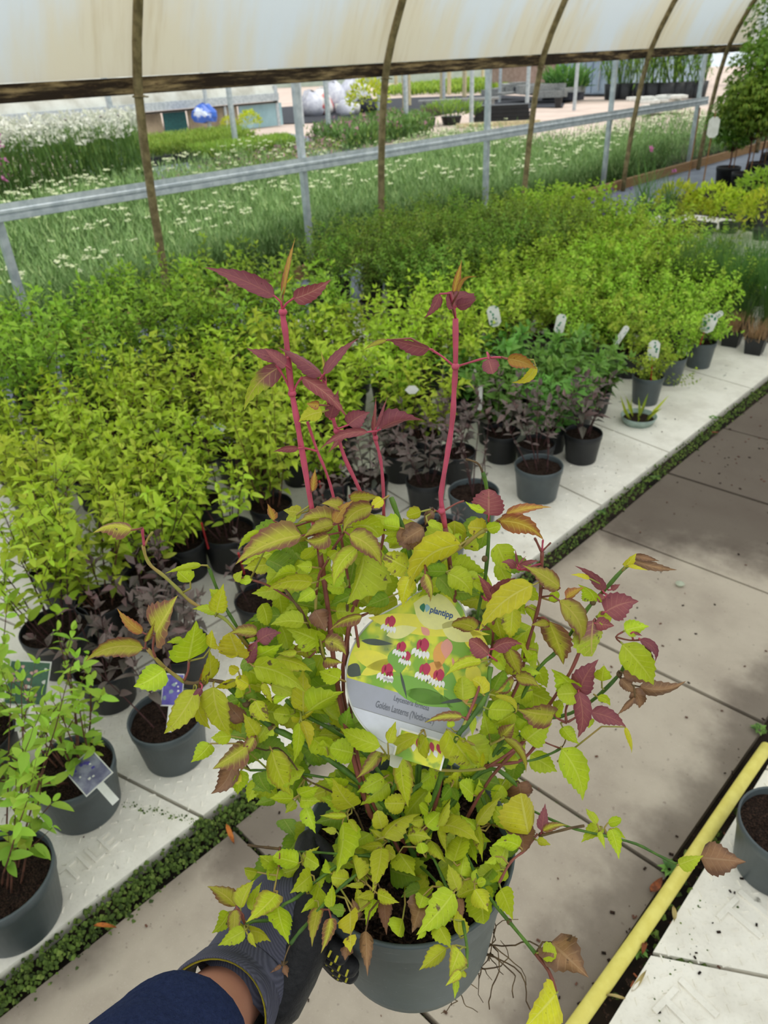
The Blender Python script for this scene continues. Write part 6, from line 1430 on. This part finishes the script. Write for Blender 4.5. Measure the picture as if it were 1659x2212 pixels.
def sw(lst, sub=4):
    P = smooth_path([cp(a, b, c) for a, b, c, _ in lst], sub); R_ = []
    for i in range(len(lst)-1):
        for k in range(sub): R_.append(lst[i][3]*(1-k/sub)+lst[i+1][3]*k/sub)
    R_.append(lst[-1][3]); return P, R_
P, R_ = sw([(110, 2700, .42, .046), (300, 2420, .50, .042), (400, 2290, .565, .036), (452, 2200, .630, .0355), (535, 2105, .69, .028), (570, 2050, .70, .02)])
arm = tube_open(P, R_, skn, 'forearm', person)
P, R_ = sw([(392, 2262, .575, .0505), (378, 2280, .565, .0535), (340, 2330, .545, .056), (250, 2440, .50, .060), (60, 2700, .42, .064)])
slv = tube_open(P, R_, flc, 'fleece_sleeve', person, jit=.01, seed=4, thick=.005)
P, R_ = sw([(401, 2250, .582, .0475), (392, 2262, .576, .050), (378, 2280, .566, .052)])
tube_open(P, R_, cuffb, 'cuff_edge', slv, thick=.002)
g = dict(w=cp(500, 2150, .675), h1=cp(550, 2070, .70), h2=cp(600, 2000, .705), h3=cp(640, 1930, .71))
# glove: back of the hand, thumb over the rim, four fingers around the wall
def wall(a_deg, dz, out=.010):
    """point just outside the pot wall; angle measured from the viewer's side towards the left"""
    a = math.radians(a_deg); z = PH+dz; r_ = PRB+(PR-PRB)*max(0, min(1, z/PH)) + out
    return PC + UZ*dz - (FH*math.cos(a)+RT*math.sin(a))*r_
P, R_ = sw([(500, 2146, .672, .0435), (518, 2120, .68, .0430), (550, 2070, .70, .0425), (585, 2010, .712, .0415), (608, 1960, .715, .039), (624, 1925, .714, .031), (634, 1900, .712, .019), (638, 1888, .711, .002)])
palm = tube_open(P, R_, knit, 'glove', person); palm['label'] = 'grey knitted glove'
th = [cp(640, 1950, .708), cp(668, 1905, .704), PC - RT*.106 + FH*.0 + UZ*.015, PC - RT*.088 - FH*.012 + UZ*.005, PC - RT*.068 - FH*.022 - UZ*.018]
skin('glove_thumb', [loc_(p) for p in th], [(i, i+1) for i in range(4)], [.016, .0155, .014, .012, .009], coat, palm, root=0)['label'] = 'black coated thumb hooked over the rim'
for i, (dz, a_end, rr_) in enumerate([(-.036, 33, .0118), (-.057, 29, .0122), (-.078, 31, .0115), (-.096, 38, .010)]):
    k = g['h2'] + UZ*(-.012-.018*i) + RT*.018 + (CAM-g['h2']).normalized()*(-.004)
    st = g['h1'].lerp(g['h2'], .75-.2*i) + RT*.022 + UZ*(-.006*i)
    pts = [st, st.lerp(wall(74, dz, .016), .6), wall(70, dz, .0145), wall(58, dz-.001, .0135), wall(46, dz-.002, .0125), wall(a_end, dz-.003, .011)]
    o = skin('glove_finger', [loc_(p) for p in pts], [(j, j+1) for j in range(5)], [.018, .0155, .0135, rr_*1.08, rr_, rr_*.85], coat, palm, root=0); o['label'] = 'black coated finger wrapped round the pot'
    db = MB()
    for j in range(9):
        aa = 66-(66-a_end-3)*j/8; p0 = wall(aa, dz-.002, .0125); n0 = (p0-V((PC.x, PC.y, p0.z))).normalized(); s1 = UZ.cross(n0).normalized(); n1 = (n0*.62+UZ*.78).normalized(); UV_ = n1.cross(s1); p = p0+n1*rr_*1.03
        for (du, dv) in ((0, .003),):
            rot = Matrix((s1, UV_, n1)).transposed(); db.box(loc_(p), (.0016, .0062, .0016), rot=rot)
    tag(db.build('grip_dot', hemy, palm), 'rows of small yellow grip dots', kind='stuff')
# black side coating along the palm edge, cuff and hem
P, R_ = sw([(566, 2225, .685, .012), (590, 2170, .695, .027), (618, 2095, .70, .031), (650, 2020, .705, .031), (676, 1955, .706, .026), (690, 1905, .705, .014), (692, 1893, .705, .001)])
tube_open(P, R_, coat, 'palm_coating', palm)['label'] = 'black rubber coated palm'
P, R_ = sw([(456, 2207, .628, .0485), (466, 2194, .640, .0495), (484, 2170, .658, .0475), (505, 2138, .676, .0445)])
cf = tube_open(P, R_, knit, 'glove_cuff', palm, thick=.0015)
P2, R2_ = sw([(456, 2207, .628, .0478), (466, 2194, .640, .0470), (484, 2170, .658, .0440), (505, 2138, .676, .0405)]); tube_open(P2, R2_, coat, 'cuff_lining', palm)
cd = (P[1]-P[0]).normalized(); c0 = P[0]; Nn = (CAM-c0); Nn = (Nn-cd*Nn.dot(cd)).normalized(); Bn = cd.cross(Nn); hm = MB()
hm.tube([loc_(c0 + cd*.002 + (Nn*math.cos(a)+Bn*math.sin(a))*.0478) for a in [k*.1571 for k in range(41)]], .0012, 5); hm.build('yellow_hem', hemy, palm)
